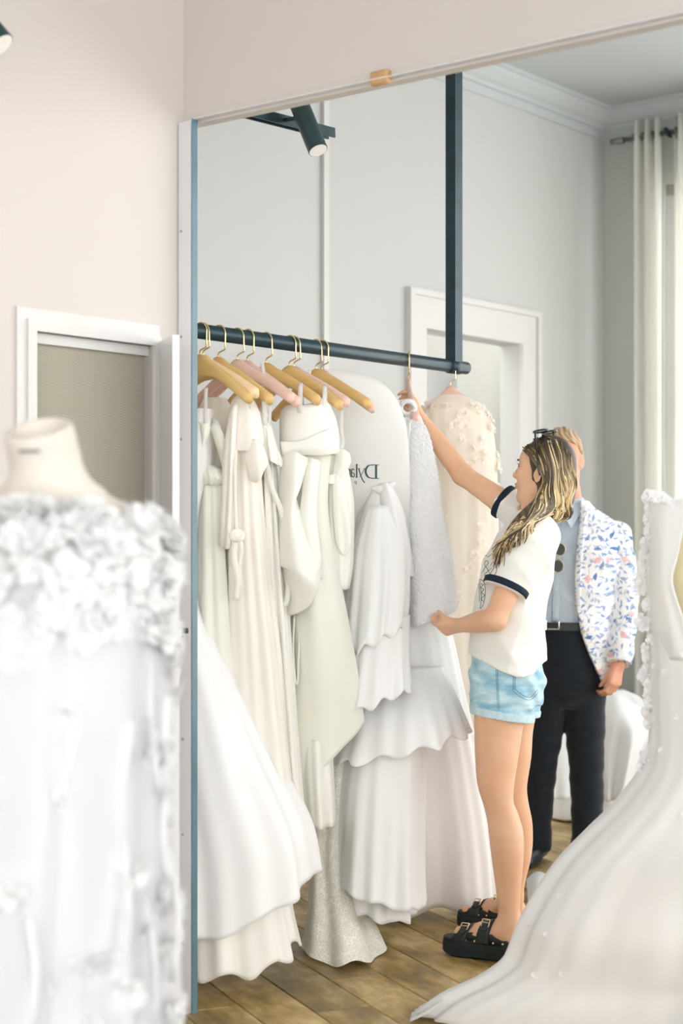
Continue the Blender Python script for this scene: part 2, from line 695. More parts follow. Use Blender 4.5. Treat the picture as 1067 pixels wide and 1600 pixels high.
def solid(o, t=0.004):
    m = o.modifiers.new('thickness', 'SOLIDIFY')
    m.thickness = t
    m.offset = 0
    return o


# ------------------------------------------------------------------ implicit surfaces (bodies and fitted clothes)
class Field:
    def __init__(self, lo, hi, h):
        self.lo = np.array(lo, float)
        self.h = h
        self.n = np.ceil((np.array(hi) - self.lo) / h).astype(int) + 1
        self.F = np.full(tuple(self.n), 1e3, np.float32)
        self.ax = [(self.lo[i] + h * np.arange(self.n[i])).astype(np.float32) for i in range(3)]

    def sl(self, lo, hi):
        s = []
        for i in range(3):
            a = int(np.floor((lo[i] - self.lo[i]) / self.h))
            b = int(np.ceil((hi[i] - self.lo[i]) / self.h)) + 1
            s.append(slice(max(0, a), max(0, min(self.n[i], b))))
        return tuple(s)

    def grid(self, s):
        return (self.ax[0][s[0]][:, None, None], self.ax[1][s[1]][None, :, None], self.ax[2][s[2]][None, None, :])

    def merge(self, s, d, k):
        f = self.F[s]
        if k <= 0:
            np.minimum(f, d, out=f)
        else:
            e = np.maximum(k - np.abs(f - d), 0) / k
            self.F[s] = np.minimum(f, d) - e * e * k * 0.25

    def cone(self, a, b, ra, rb, k=0.02):
        a, b = np.array(a, float), np.array(b, float)
        m = max(ra, rb) + k + 0.03
        s = self.sl(np.minimum(a, b) - m, np.maximum(a, b) + m)
        x, y, z = self.grid(s)
        d = b - a
        L = float(d @ d) + 1e-12
        t = np.clip(((x - a[0]) * d[0] + (y - a[1]) * d[1] + (z - a[2]) * d[2]) / L, 0, 1)
        q = np.sqrt((x - a[0] - t * d[0]) ** 2 + (y - a[1] - t * d[1]) ** 2 + (z - a[2] - t * d[2]) ** 2)
        self.merge(s, q - (ra + (rb - ra) * t), k)
        return self

    def chain(self, pts, rs, k=0.02, sub=4):
        """limb: one smooth run of round cones, blended once into the rest"""
        q = [np.r_[np.array(p, float), r] for p, r in zip(pts, rs)]
        if len(q) > 2:
            q = spline(q, (len(q) - 1) * sub + 1)
        q = np.array(q)
        m = q[:, 3].max() + k + 0.03
        s = self.sl(q[:, :3].min(0) - m, q[:, :3].max(0) + m)
        x, y, z = self.grid(s)
        best = None
        for a, b in zip(q[:-1], q[1:]):
            d = b[:3] - a[:3]
            L = float(d @ d) + 1e-12
            t = np.clip(((x - a[0]) * d[0] + (y - a[1]) * d[1] + (z - a[2]) * d[2]) / L, 0, 1)
            e = np.sqrt((x - a[0] - t * d[0]) ** 2 + (y - a[1] - t * d[1]) ** 2 + (z - a[2] - t * d[2]) ** 2) - (a[3] + (b[3] - a[3]) * t)
            best = e if best is None else np.minimum(best, e)
        self.merge(s, best.astype(np.float32), k)
        return self

    def ell(self, c, rad, axes=None, k=0.02, sub=False):
        """ellipsoid; axes: three unit vectors"""
        c = np.array(c, float)
        rad = np.array(rad, float)
        ax = np.eye(3) if axes is None else np.array([np.array(q) for q in axes], float)
        m = rad.max() + k + 0.03
        s = self.sl(c - m, c + m)
        x, y, z = self.grid(s)
        x, y, z = x - c[0], y - c[1], z - c[2]
        l = [(x * ax[i][0] + y * ax[i][1] + z * ax[i][2]) / rad[i] for i in range(3)]
        k0 = np.sqrt(l[0] ** 2 + l[1] ** 2 + l[2] ** 2)
        k1 = np.sqrt((l[0] / rad[0]) ** 2 + (l[1] / rad[1]) ** 2 + (l[2] / rad[2]) ** 2) + 1e-9
        d = k0 * (k0 - 1) / k1
        if sub:
            f = self.F[s]
            self.F[s] = np.maximum(f, -d)
        else:
            self.merge(s, d, k)
        return self

    def stack(self, st, e1=(1, 0), k=0.02, pw=2.0):
        """upright body from stations (z, cx, cy, a, b): half axes a along e1, b across"""
        st = sorted(st, key=lambda q: q[0])
        S = np.array(st, float)
        m = max(S[:, 3].max(), S[:, 4].max()) + k + 0.04
        lo = np.array([S[:, 1].min() - m, S[:, 2].min() - m, S[0, 0] - k - 0.03])
        hi = np.array([S[:, 1].max() + m, S[:, 2].max() + m, S[-1, 0] + k + 0.03])
        s = self.sl(lo, hi)
        x, y, z = self.grid(s)
        zz = z[0, 0, :]
        I = interp_rows(S, 200)
        q = [np.interp(zz, I[:, 0], I[:, j])[None, None, :] for j in range(1, 5)]
        dx, dy = x - q[0], y - q[1]
        u = np.abs(dx * e1[0] + dy * e1[1]) / q[2]
        v = np.abs(-dx * e1[1] + dy * e1[0]) / q[3]
        if pw == 2.0:
            r = np.sqrt(u * u + v * v)
        else:
            r = (u ** pw + v ** pw) ** (1 / pw)
        d = (r - 1) * np.minimum(q[2], q[3])
        d = np.maximum(d, np.maximum(S[0, 0] - z, z - S[-1, 0]))
        self.merge(s, d.astype(np.float32), k)
        return self

    def cut(self, fn):
        """keep where fn(x, y, z) < 0"""
        x, y, z = self.grid((slice(None),) * 3)
        self.F = np.maximum(self.F, fn(x, y, z).astype(np.float32))
        return self

    def warp(self, fn):
        x, y, z = self.grid((slice(None),) * 3)
        self.F = self.F + fn(x, y, z).astype(np.float32)
        return self

    def mesh(self, name, smooth_it=1):
        F = self.F
        s = F < 0
        n = F.shape
        cnt = np.zeros(tuple(i - 1 for i in n), np.int8)
        for i in (0, 1):
            for j in (0, 1):
                for k in (0, 1):
                    cnt += s[i:n[0] - 1 + i, j:n[1] - 1 + j, k:n[2] - 1 + k]
        act = np.argwhere((cnt > 0) & (cnt < 8))
        idx = np.full(cnt.shape, -1, np.int32)
        idx[act[:, 0], act[:, 1], act[:, 2]] = np.arange(len(act))
        cor = [(i, j, k) for i in (0, 1) for j in (0, 1) for k in (0, 1)]
        val = np.stack([F[act[:, 0] + c[0], act[:, 1] + c[1], act[:, 2] + c[2]] for c in cor], 1)
        val = np.clip(val, -5 * self.h, 5 * self.h)
        acc = np.zeros((len(act), 3))
        num = np.zeros(len(act))
        for a in range(8):
            for b in range(a + 1, 8):
                ca, cb = np.array(cor[a]), np.array(cor[b])
                if np.abs(ca - cb).sum() != 1:
                    continue
                m = (val[:, a] < 0) != (val[:, b] < 0)
                t = val[m, a] / (val[m, a] - val[m, b])
                acc[m] += ca + t[:, None] * (cb - ca)
                num[m] += 1
        v = self.lo + self.h * (act + acc / num[:, None])
        faces = []
        for ax in range(3):
            s0 = [slice(None)] * 3
            s1 = [slice(None)] * 3
            s0[ax] = slice(0, -1)
            s1[ax] = slice(1, None)
            e = np.argwhere(s[tuple(s0)] != s[tuple(s1)])
            o1, o2 = [i for i in range(3) if i != ax]
            ok = (e[:, o1] > 0) & (e[:, o2] > 0) & (e[:, o1] < n[o1] - 1) & (e[:, o2] < n[o2] - 1)
            e = e[ok]
            q = []
            for d1, d2 in ((-1, -1), (0, -1), (0, 0), (-1, 0)):
                c = e.copy()
                c[:, o1] += d1
                c[:, o2] += d2
                q.append(idx[c[:, 0], c[:, 1], c[:, 2]])
            q = np.stack(q, 1)
            flip = s[e[:, 0], e[:, 1], e[:, 2]]
            if ax == 1:
                flip = ~flip
            q[~flip] = q[~flip][:, ::-1]
            faces.append(q)
        f = np.concatenate(faces)
        f = f[(f >= 0).all(1)]
        for _ in range(smooth_it):      # light relaxation
            ac = np.zeros_like(v)
            c = np.zeros(len(v))
            for i in range(4):
                a, b = f[:, i], f[:, (i + 1) % 4]
                for d in range(3):
                    ac[:, d] += np.bincount(a, v[b, d], len(v)) + np.bincount(b, v[a, d], len(v))
                c += np.bincount(a, minlength=len(v)) + np.bincount(b, minlength=len(v))
            c[c == 0] = 1
            v = v * 0.4 + ac / c[:, None] * 0.6
        a, b, c, d = (v[f[:, i]] for i in range(4))
        if (np.einsum('ij,ij->i', a, np.cross(b, c)) + np.einsum('ij,ij->i', a, np.cross(c, d))).sum() < 0:
            f = f[:, ::-1]
        return mesh(name, v, f, True)


def nrm(v):
    v = np.array(v, float)
    return v / (np.linalg.norm(v) + 1e-12)


def colour_attr(me, cols):
    a = me.color_attributes.new('Col', 'FLOAT_COLOR', 'POINT')
    a.data.foreach_set('color', np.asarray(cols, np.float32).ravel())


def hand_into(F, wrist, fdir, pnorm, side, curl, spread=0.10, s=1.0, thumb=(0.9, 0.5, 0.3), k=0.006):
    """palm and five fingers: fdir towards the fingers, pnorm out of the palm, side towards the thumb.
    curl: per finger (index..little) three bend angles"""
    w = np.array(wrist, float)
    f, p = nrm(fdir), np.array(pnorm, float)
    p = nrm(p - f * (p @ f))
    t = np.array(side, float)
    t = nrm(t - f * (t @ f) - p * (t @ p))
    # palm
    offs = [0.028, 0.010, -0.008, -0.025]
    lens = [0.085, 0.088, 0.085, 0.078]
    kn = []
    for o, L in zip(offs, lens):
        b = w + f * 0.012 * s + t * o * 0.62 * s
        q = w + f * L * s + t * o * s
        F.cone(b, q, 0.0135 * s, 0.0115 * s, 0.012)
        kn.append(q)
    seg = [(0.042, 0.025, 0.021), (0.046, 0.029, 0.022), (0.043, 0.027, 0.021), (0.034, 0.020, 0.019)]
    tips = []
    for i in range(4):
        pos = kn[i]
        d = nrm(f + t * (0.5 - i / 3.0) * 2 * spread)
        rr = [0.0100, 0.0090, 0.0082, 0.0070] if i < 3 else [0.0085, 0.0078, 0.0070, 0.0062]
        ang = 0
        for j in range(3):
            ang += curl[i][j]
            dd = d * math.cos(ang) + p * math.sin(ang)
            q = pos + dd * seg[i][j] * s
            F.cone(pos, q, rr[j] * s, rr[j + 1] * s, k)
            pos = q
        tips.append(pos)
    # thumb leaves the side of the palm near its base
    b = w + f * 0.022 * s + t * 0.018 * s
    a1, a2, a3 = thumb
    d1 = nrm(f * math.cos(a1) + t * math.sin(a1) + p * 0.35)
    m1 = b + d1 * 0.042 * s
    F.cone(b, m1, 0.0150 * s, 0.0125 * s, 0.012)
    d2 = nrm(f * math.cos(a2) + t * math.sin(a2) + p * (0.35 + a3))
    m2 = m1 + d2 * 0.032 * s
    F.cone(m1, m2, 0.0115 * s, 0.0100 * s, k)
    d3 = nrm(f * math.cos(a2 * 0.6) + t * math.sin(a2 * 0.6) + p * (0.35 + a3 * 1.6))
    m3 = m2 + d3 * 0.026 * s
    F.cone(m2, m3, 0.0100 * s, 0.0078 * s, k)
    return tips, m3

# ================================================================== THE SETTING
YL, XM, YW, XF, ZC = 3.41, 3.50, 4.60, 8.05, 3.74
ZMIR = 2.615                        # top of the mirror


def abox(mb, lo, hi):
    return mb.box(lo, hi, A)


# ---- floor: boards laid slantwise
fl = MB()
abox(fl, (-2.0, -3.6, -0.10), (XF + 0.1, YW + 1.4, -0.012))
floor = obj('floor', fl.me('floor'), M['subfloor'])
tag(floor, kind='structure')
pa = math.radians(23.7)
pd = Vector((-math.sin(pa), math.cos(pa), 0))
ps = Vector((math.cos(pa), math.sin(pa), 0))
PL, PW = 1.22, 0.178
pm = MB()
g, bv = 0.0016, 0.0025
pm.add([(-PL / 2 + g, -PW / 2 + g, -0.012), (PL / 2 - g, -PW / 2 + g, -0.012), (PL / 2 - g, PW / 2 - g, -0.012), (-PL / 2 + g, PW / 2 - g, -0.012),
        (-PL / 2 + g, -PW / 2 + g, -bv), (PL / 2 - g, -PW / 2 + g, -bv), (PL / 2 - g, PW / 2 - g, -bv), (-PL / 2 + g, PW / 2 - g, -bv),
        (-PL / 2 + g + bv, -PW / 2 + g + bv, 0), (PL / 2 - g - bv, -PW / 2 + g + bv, 0), (PL / 2 - g - bv, PW / 2 - g - bv, 0), (-PL / 2 + g + bv, PW / 2 - g - bv, 0)],
       [(0, 1, 5, 4), (1, 2, 6, 5), (2, 3, 7, 6), (3, 0, 4, 7), (4, 5, 9, 8), (5, 6, 10, 9), (6, 7, 11, 10), (7, 4, 8, 11), (8, 9, 10, 11)])
plank_me = pm.me('plank')
plank_me.materials.append(M['plank'])
rng = random.Random(5)
for i in range(-20, 40):
    sh = (i * 0.37 + rng.uniform(-0.1, 0.1)) % 1.0
    for j in range(-2, 12):
        c = ps * (i * PW) + pd * ((j + sh) * PL)
        X, Y = c.x * EX[0] + c.y * EX[1], c.x * EY[0] + c.y * EY[1]
        if not (1.2 < X < XF + 0.4 and 0.2 < Y < YW + 1.4) or c.y < 3.0:
            continue
        if not (-120 < CX + c.x / c.y * FPX < 1330):
            continue
        o = bpy.data.objects.new('plank', plank_me)
        o.matrix_world = Matrix(((pd.x, ps.x, 0, c.x), (pd.y, ps.y, 0, c.y), (0, 0, 1, 0), (0, 0, 0, 1)))
        link(o, floor)

# ---- ceiling
cb = MB()
abox(cb, (-2.0, -3.6, ZC), (XF + 0.1, YW + 0.1, ZC + 0.1))
tag(obj('ceiling', cb.me('ceiling'), M['ceiling']), kind='structure')

# ---- left wall with its doorway
dx0, dx1 = X_at(52, YL), X_at(238, YL)
dz = 1.945
wl = MB()
abox(wl, (-2.0, YL, 0), (dx0, YL + 0.03, ZC))
abox(wl, (dx1, YL, 0), (XM, YL + 0.03, ZC))
abox(wl, (dx0, YL, dz), (dx1, YL + 0.03, ZC))
tag(obj('wall_left', wl.me('wall_left'), M['wall_warm']), kind='structure')
d1 = empty('door_1', A((dx0 + dx1) / 2, YL, 0))
tag(d1, kind='structure')
for nm, lo, hi in (('door_jamb', (dx0 - 0.030, YL - 0.016, 0), (dx0, YL + 0.032, dz)),
                   ('door_jamb', (dx1, YL - 0.016, 0), (dx1 + 0.022, YL + 0.032, dz)),
                   ('door_head', (dx0 - 0.030, YL - 0.016, dz), (dx1 + 0.022, YL + 0.032, dz + 0.030)),
                   ('door_stop', (dx0, YL + 0.015, dz - 0.028), (dx1, YL + 0.03, dz)),
                   ('door_architrave', (dx0 - 0.062, YL - 0.008, 0), (dx0 - 0.030, YL, dz + 0.060)),
                   ('door_architrave', (dx0 - 0.030, YL - 0.008, dz + 0.030), (dx1 + 0.022, YL, dz + 0.060))):
    b = MB()
    abox(b, lo, hi)
    obj(nm, b.me(nm), M['trim'], d1)
# the narrow leaf, swung open into the room
h0 = Vector(A(X_at(251, YL), YL - 0.018))
h1 = Vector(P(280.5, 513, 4.58))
h1.z = 0
dr = (h1 - h0).normalized()
nn = -Vector((-dr.y, dr.x, 0))
lf = MB().quadbox([h0, h1, h1 + nn * 0.02, h0 + nn * 0.02], 0.008, 1.955)
leaf = obj('door_leaf', lf.me('door_leaf'), M['white_gloss'], d1)
hp = h0 + dr * ((h1 - h0).length * 0.72) - nn * 0.0
hb = MB()
hn = -nn
hp = h1 - dr * 0.03
hb.tube([hp + Vector((0, 0, 1.13)) - hn * 0.002 + nn * 0.0, hp + Vector((0, 0, 1.13)) + hn * 0.03], 0.008, 10)
hb.quadbox([hp - dr * 0.012 + hn * 0.004, hp + dr * 0.012 + hn * 0.004, hp + dr * 0.012, hp - dr * 0.012], 1.05, 1.20)
obj('door_handle', hb.me('door_handle', True), M['black'], leaf)
# passage beyond the doorway
cw = MB()
abox(cw, (1.6, YL + 0.034, 0), (XM - 0.002, YL + 0.08, ZC))
tag(obj('wall_passage', cw.me('wall_passage'), M['woven']), kind='structure')

# ---- unseen piece of wall added behind the camera to hold back light
cw = MB()
abox(cw, (-2.1, 1.6, 0), (-2.0, YL + 0.1, ZC))
tag(obj('wall_rear_blocker', cw.me('wall_rear_blocker'), M['wall_warm']), kind='structure')

# ---- wall behind the mirror, open where the mirror gives its view
MY0, MY1 = 0.60, Y_at(300, XM + 0.045)      # side ends of the view
wm = MB()
abox(wm, (XM, -3.6, 0), (XM + 0.04, MY0, ZC))
abox(wm, (XM, MY1, 0), (XM + 0.04, YW, ZC))
abox(wm, (XM, MY0, ZMIR - 0.01), (XM + 0.04, MY1, ZC))
tag(obj('wall_mirror', wm.me('wall_mirror'), M['wall_warm']), kind='structure')

# ---- long wall behind the rail, with doorway
ex0, ex1 = X_at(661, YW), X_at(812, YW)
ez = CAMH + (HY - 526) * D_on_Y(738, YW) / FPX
wb_ = MB()
abox(wb_, (XM + 0.04, YW, 0), (ex0, YW + 0.12, ZC))
abox(wb_, (ex1, YW, 0), (XF + 0.12, YW + 0.12, ZC))
abox(wb_, (ex0, YW, ez), (ex1, YW + 0.12, ZC))
tag(obj('wall_back', wb_.me('wall_back'), M['wall_reflect_tint']), kind='structure')
d2 = empty('door_2', A((ex0 + ex1) / 2, YW, 0))
tag(d2, kind='structure')
tw = 0.15
for nm, lo, hi in (('door_casing', (ex0 - tw * 0.75, YW - 0.022, 0), (ex0, YW, ez + tw)),
                   ('door_casing', (ex1, YW - 0.022, 0), (ex1 + tw * 0.85, YW, ez + tw)),
                   ('door_casing', (ex0, YW - 0.022, ez), (ex1, YW, ez + tw)),
                   ('door_casing_rim', (ex0 - tw * 0.95, YW - 0.034, 0), (ex0 - tw * 0.75, YW, ez + tw + 0.03)),
                   ('door_casing_rim', (ex1 + tw * 0.85, YW - 0.034, 0), (ex1 + tw * 1.10, YW, ez + tw + 0.03)),
                   ('door_casing_rim', (ex0 - tw * 0.75, YW - 0.034, ez + tw), (ex1 + tw * 0.85, YW, ez + tw + 0.03))):
    b = MB()
    abox(b, lo, hi)
    obj(nm, b.me(nm), M['trim'], d2)
b = MB()
abox(b, (ex0 - 0.05, YW + 0.60, 0), (ex0 + (ex1 - ex0) * 1.35, YW + 0.64, ez - 0.08))
leaf2 = obj('door_leaf', b.me('door_leaf'), M['white_gloss'], d2)
for z0, z1 in ((0.2, 1.0), (1.12, ez - 0.25)):
    b = MB()
    abox(b, (ex0 + 0.05, YW + 0.585, z0), (ex0 + (ex1 - ex0) * 1.2, YW + 0.60, z1))
    obj('door_panel', b.me('door_panel'), M['white_gloss'], leaf2)
b = MB()
abox(b, (ex0 - 0.6, YW + 1.2, 0), (ex1 + 1.6, YW + 1.25, ZC))
abox(b, (ex1 + 0.62, YW + 0.12, 0), (ex1 + 0.66, YW + 1.2, ZC))
tag(obj('wall_corridor', b.me('wall_corridor'), M['corridor']), kind='structure')
# slim upright trim on the wall
b = MB()
sx = X_at(505, YW)
abox(b, (sx - 0.018, YW - 0.02, 0), (sx + 0.018, YW, ZC))
tag(obj('trim_1', b.me('trim_1'), M['trim']), kind='structure')
b = MB()
abox(b, (XM + 0.04, YW - 0.018, 0), (ex0 - tw, YW, 0.14))
tag(obj('baseboard_back', b.me('baseboard_back'), M['trim']), kind='structure')

# ---- window wall with the window behind the curtains
wy1 = Y_at(1036, XF)
wy0 = wy1 - 1.6
wz0, wz1 = 0.86, 3.30
ww = MB()
abox(ww, (XF, wy1, 0), (XF + 0.14, YW, ZC))
abox(ww, (XF, wy0 - 0.5, 0), (XF + 0.14, wy0, ZC))
abox(ww, (XF, wy0, 0), (XF + 0.14, wy1, wz0))
abox(ww, (XF, wy0, wz1), (XF + 0.14, wy1, ZC))
tag(obj('wall_window', ww.me('wall_window'), M['wall_reflect_tint']), kind='structure')
w1 = empty('window_1', A(XF, (wy0 + wy1) / 2, wz0))
tag(w1, kind='structure')
for nm, lo, hi in (('window_frame', (XF + 0.03, wy1 - 0.06, wz0), (XF + 0.09, wy1, wz1)), ('window_frame', (XF + 0.03, wy0, wz0), (XF + 0.09, wy0 + 0.06, wz1)),
                   ('window_frame', (XF + 0.03, wy0, wz0), (XF + 0.09, wy1, wz0 + 0.07)), ('window_frame', (XF + 0.03, wy0, wz1 - 0.06), (XF + 0.09, wy1, wz1)),
                   ('window_bar', (XF + 0.035, (wy0 + wy1) / 2 - 0.03, wz0), (XF + 0.085, (wy0 + wy1) / 2 + 0.03, wz1)),
                   ('window_bar', (XF + 0.04, wy0, 2.1), (XF + 0.08, wy1, 2.14)),
                   ('window_sill', (XF - 0.10, wy0 - 0.05, wz0 - 0.035), (XF + 0.03, wy1 + 0.10, wz0))):
    b = MB()
    abox(b, lo, hi)
    obj(nm, b.me(nm), M['trim'], w1)

# ---- moulded cornice round the two walls
prof = [(0.0, 0.0), (0.115, 0.0), (0.115, -0.018), (0.100, -0.022), (0.092, -0.040), (0.060, -0.075), (0.034, -0.088), (0.030, -0.104), (0.014, -0.108), (0.014, -0.150), (0.0, -0.155)]
cn = MB()
for a, bq, off in (((XM + 0.04, YW), (XF, YW), (0, -1)), ((XF, YW), (XF, -3.6), (-1, 0))):
    v, f = [], []
    for end, q in enumerate((a, bq)):
        for (o_, z_) in prof:
            X = q[0] + off[0] * o_
            Y = q[1] + off[1] * o_
            if q == (XF, YW):
                X, Y = XF - o_, YW - o_
            v.append(A(X, Y, ZC + z_))
    n_ = len(prof)
    f = [(i, i + 1, n_ + i + 1, n_ + i) for i in range(n_ - 1)]
    cn.add(v, f)
tag(obj('trim_2', cn.me('trim_2'), M['ceiling']), kind='structure')

# ================================================================== MIRROR
mir = empty('mirror', A(XM - 0.02, (MY0 + MY1) / 2, 0))
tag(mir, 'tall frameless mirror edge with a white screwed side strip and blue-grey glass edge', 'mirror')
sy0, sy1 = Y_at(300.5, XM - 0.02), Y_at(281, XM - 0.02)
b = MB()
abox(b, (XM - 0.026, sy0, 0.0), (XM - 0.001, min(sy1, YL - 0.002), ZMIR - 0.005))
strip = obj('side_strip', b.me('side_strip'), M['white_gloss'], mir)
for z in (0.20, 0.52, 0.80, 1.10, 1.40, 1.68, 1.98, 2.29):
    b = MB()
    c = Vector(A(XM - 0.0262, sy0 + (sy1 - sy0) * (0.78 if z > 1.5 else 0.65), z))
    nx = Vector(A(-1, 0))
    v, f = tube_vf([c, c + nx * 0.0015], [0.0042, 0.0034], 10)
    obj('screw', mesh('screw', v, f), M['screw'], strip)
b = MB()
b.quadbox([A(XM - 0.0275, Y_at(300, XM - 0.0275)), A(XM - 0.006, Y_at(308.5, XM - 0.006)), A(XM - 0.001, Y_at(308, XM - 0.001)), A(XM - 0.001, Y_at(299, XM - 0.001))], 0.0, ZMIR)
obj('glass_edge', b.me('glass_edge'), M['teal_edge'], mir)
b = MB()
abox(b, (XM - 0.024, MY0 - 0.03, ZMIR - 0.003), (XM - 0.001, sy0, ZMIR))
obj('top_edge', b.me('top_edge'), M['white_gloss'], mir)
b = MB()
abox(b, (XM - 0.024, MY0 - 0.03, 0), (XM - 0.001, MY0, ZMIR))
obj('far_edge', b.me('far_edge'), M['white_gloss'], mir)
# block of raw wood that holds the mirror's top
b = MB()
ya, yb = Y_at(580, XM - 0.015), Y_at(607, XM - 0.015)
abox(b, (XM - 0.023, yb, ZMIR - 0.016), (XM - 0.001, ya, ZMIR + 0.020))
wblk = obj('mirror_bracket', b.me('mirror_bracket'), M['wood_block'])
mo = wblk.modifiers.new('bevel', 'BEVEL')
mo.width = 0.003
tag(wblk, 'small raw wooden block on top of the mirror edge', 'bracket')

# ================================================================== CLOTHES RAIL
YR, ZR = 3.485, 2.02
rail_D = lambda px: D_on_Y(px, YR)
rail = empty('clothes_rail', A(X_at(708, YR), YR, 0))
tag(rail, 'dark blue-black steel clothes rail hung from a square ceiling post', 'clothes rail')
b = MB().tube([A(XM + 0.042, YR, ZR), A(X_at(728, YR), YR, ZR)], 0.0235, 20)
obj('rail_tube', b.me('rail_tube', True), M['dark_metal'], rail)
xe = X_at(709.5, YR)
b = MB()
abox(b, (xe - 0.024, YR - 0.022, ZR + 0.0), (xe + 0.022, YR + 0.022, ZC - 0.012))
obj('post', b.me('post'), M['dark_metal'], rail)
b = MB().tube([A(xe - 0.034, YR, ZR), A(xe + 0.03, YR, ZR)], 0.0275, 20)
obj('collar', b.me('collar', True), M['dark_metal'], rail)
b = MB()
abox(b, (xe - 0.05, YR - 0.05, ZC - 0.012), (xe + 0.05, YR + 0.05, ZC - 0.001))
obj('ceiling_plate', b.me('ceiling_plate'), M['dark_metal'], rail)
b = MB()
abox(b, (XM + 0.041, YR - 0.05, ZR - 0.05), (XM + 0.05, YR + 0.05, ZR + 0.05))
obj('wall_plate', b.me('wall_plate'), M['dark_metal'], rail)

# ================================================================== SPOTLIGHTS
track = empty('light_track', P(440, 190, 5.55))
tag(track, 'slim black light track high on the wall inside the mirror', 'light track')
t0, t1 = Vector(P(330, 164, 5.33)), Vector(P(518, 212, 5.72))
td = (t1 - t0).normalized()
sdv = td.cross(Vector((0, 0, 1))).normalized()
b = MB()
for o_, w_, z0, z1 in ((0, 0.018, 0.008, 0.024), (-0.016, 0.003, -0.010, 0.008), (0.016, 0.003, -0.010, 0.008)):
    p = [t0 + sdv * (o_ - w_), t1 + sdv * (o_ - w_), t1 + sdv * (o_ + w_), t0 + sdv * (o_ + w_)]
    v = [q + Vector((0, 0, z0)) for q in p] + [q + Vector((0, 0, z1)) for q in p]
    b.add(v, [(3, 2, 1, 0), (4, 5, 6, 7), (0, 1, 5, 4), (1, 2, 6, 5), (2, 3, 7, 6), (3, 0, 4, 7)])
obj('track_profile', b.me('track_profile'), M['dark_metal'], track)
for t in (0.06, 0.2):
    q = t0.lerp(t1, t)
    b = MB().tube([q + Vector((0, 0, 0.02)), (q.x, q.y, ZC)], 0.004, 8)
    obj('suspension_rod', b.me('suspension_rod', True), M['dark_metal'], track)


def spot(label, c0, c1, r, mount):
    """tubular spotlight from its back end c0 to its mouth c1, hung from mount"""
    c0, c1, mount = Vector(c0), Vector(c1), Vector(mount)
    root = empty('spotlight', c0)
    tag(root, label, 'spotlight', 'tubular track spotlights')
    ax = (c1 - c0).normalized()
    v, f = tube_vf([c0 + ax * 0.0, c0 + ax * 0.002, c0 + ax * 0.006, c1 - ax * 0.002, c1, c1 - ax * 0.001, c1 - ax * 0.012], [r * 0.9, r * 0.97, r, r, r * 0.985, r * 0.90, r * 0.88], 32)
    obj('lamp_body', mesh('lamp_body', v, f, False), M['lamp_body'], root)
    v, f = tube_vf([c1 - ax * 0.010, c1 + ax * 0.0012], [r * 0.87, r * 0.92], 28)
    obj('lamp_diffuser', mesh('lamp_diffuser', v, f), M['lamp_glass'], root)
    mid = c0.lerp(c1, 0.32)
    dq = (mount - mid).normalized()
    b = MB().tube([mid + dq * r * 0.9, mid.lerp(mount, 0.7), mount], [0.007, 0.007, 0.009], 10)
    obj('pivot_arm', b.me('pivot_arm', True), M['dark_metal'], root)
    b = MB().tube([mount - td * 0.012, mount + td * 0.034], 0.011, 10)
    obj('track_adapter', b.me('track_adapter', True), M['dark_metal'], root)
    return root


spot('black tubular spotlight on the light track inside the mirror', P(465.5, 158, 5.50), P(497, 235, 5.43), 0.033, P(437, 189, 5.56))
spot('black spotlight tip peeking in at the top left corner of the bare wall', P(-42, 18, 4.0), P(2, 70, 3.98), 0.034, P(-75, 10, 4.05))
b = MB()
q0 = Vector(P(-75, 10, 4.05))
b.tube([q0, (q0.x, q0.y, ZC)], 0.006, 8)
sp2 = [o for o in bpy.data.objects if o.name.startswith('spotlight')][-1]
obj('suspension_rod', b.me('suspension_rod', True), M['dark_metal'], sp2)

# ================================================================== CURTAINS
XC = XF - 0.13
zrod = CAMH + (HY - 217) * D_on_X(985, XC) / FPX
ye = Y_at(974, XC)
rod = empty('curtain_rod', A(XC, ye, zrod))
tag(rod, 'steel curtain rod below the ceiling cornice', 'curtain rod')
b = MB().tube([A(XC, ye, zrod), A(XC, wy0 - 0.4, zrod)], 0.013, 14)
obj('rod_tube', b.me('rod_tube', True), M['steel'], rod)
b = MB().tube([A(XC, ye + 0.075, zrod), A(XC, ye - 0.0, zrod)], [0.016, 0.019], 14)
obj('finial', b.me('finial', True), M['steel'], rod)
b = MB().tube([A(XF - 0.002, ye - 0.03, zrod), A(XC, ye - 0.03, zrod)], 0.008, 10)
obj('rod_bracket', b.me('rod_bracket', True), M['steel'], rod)


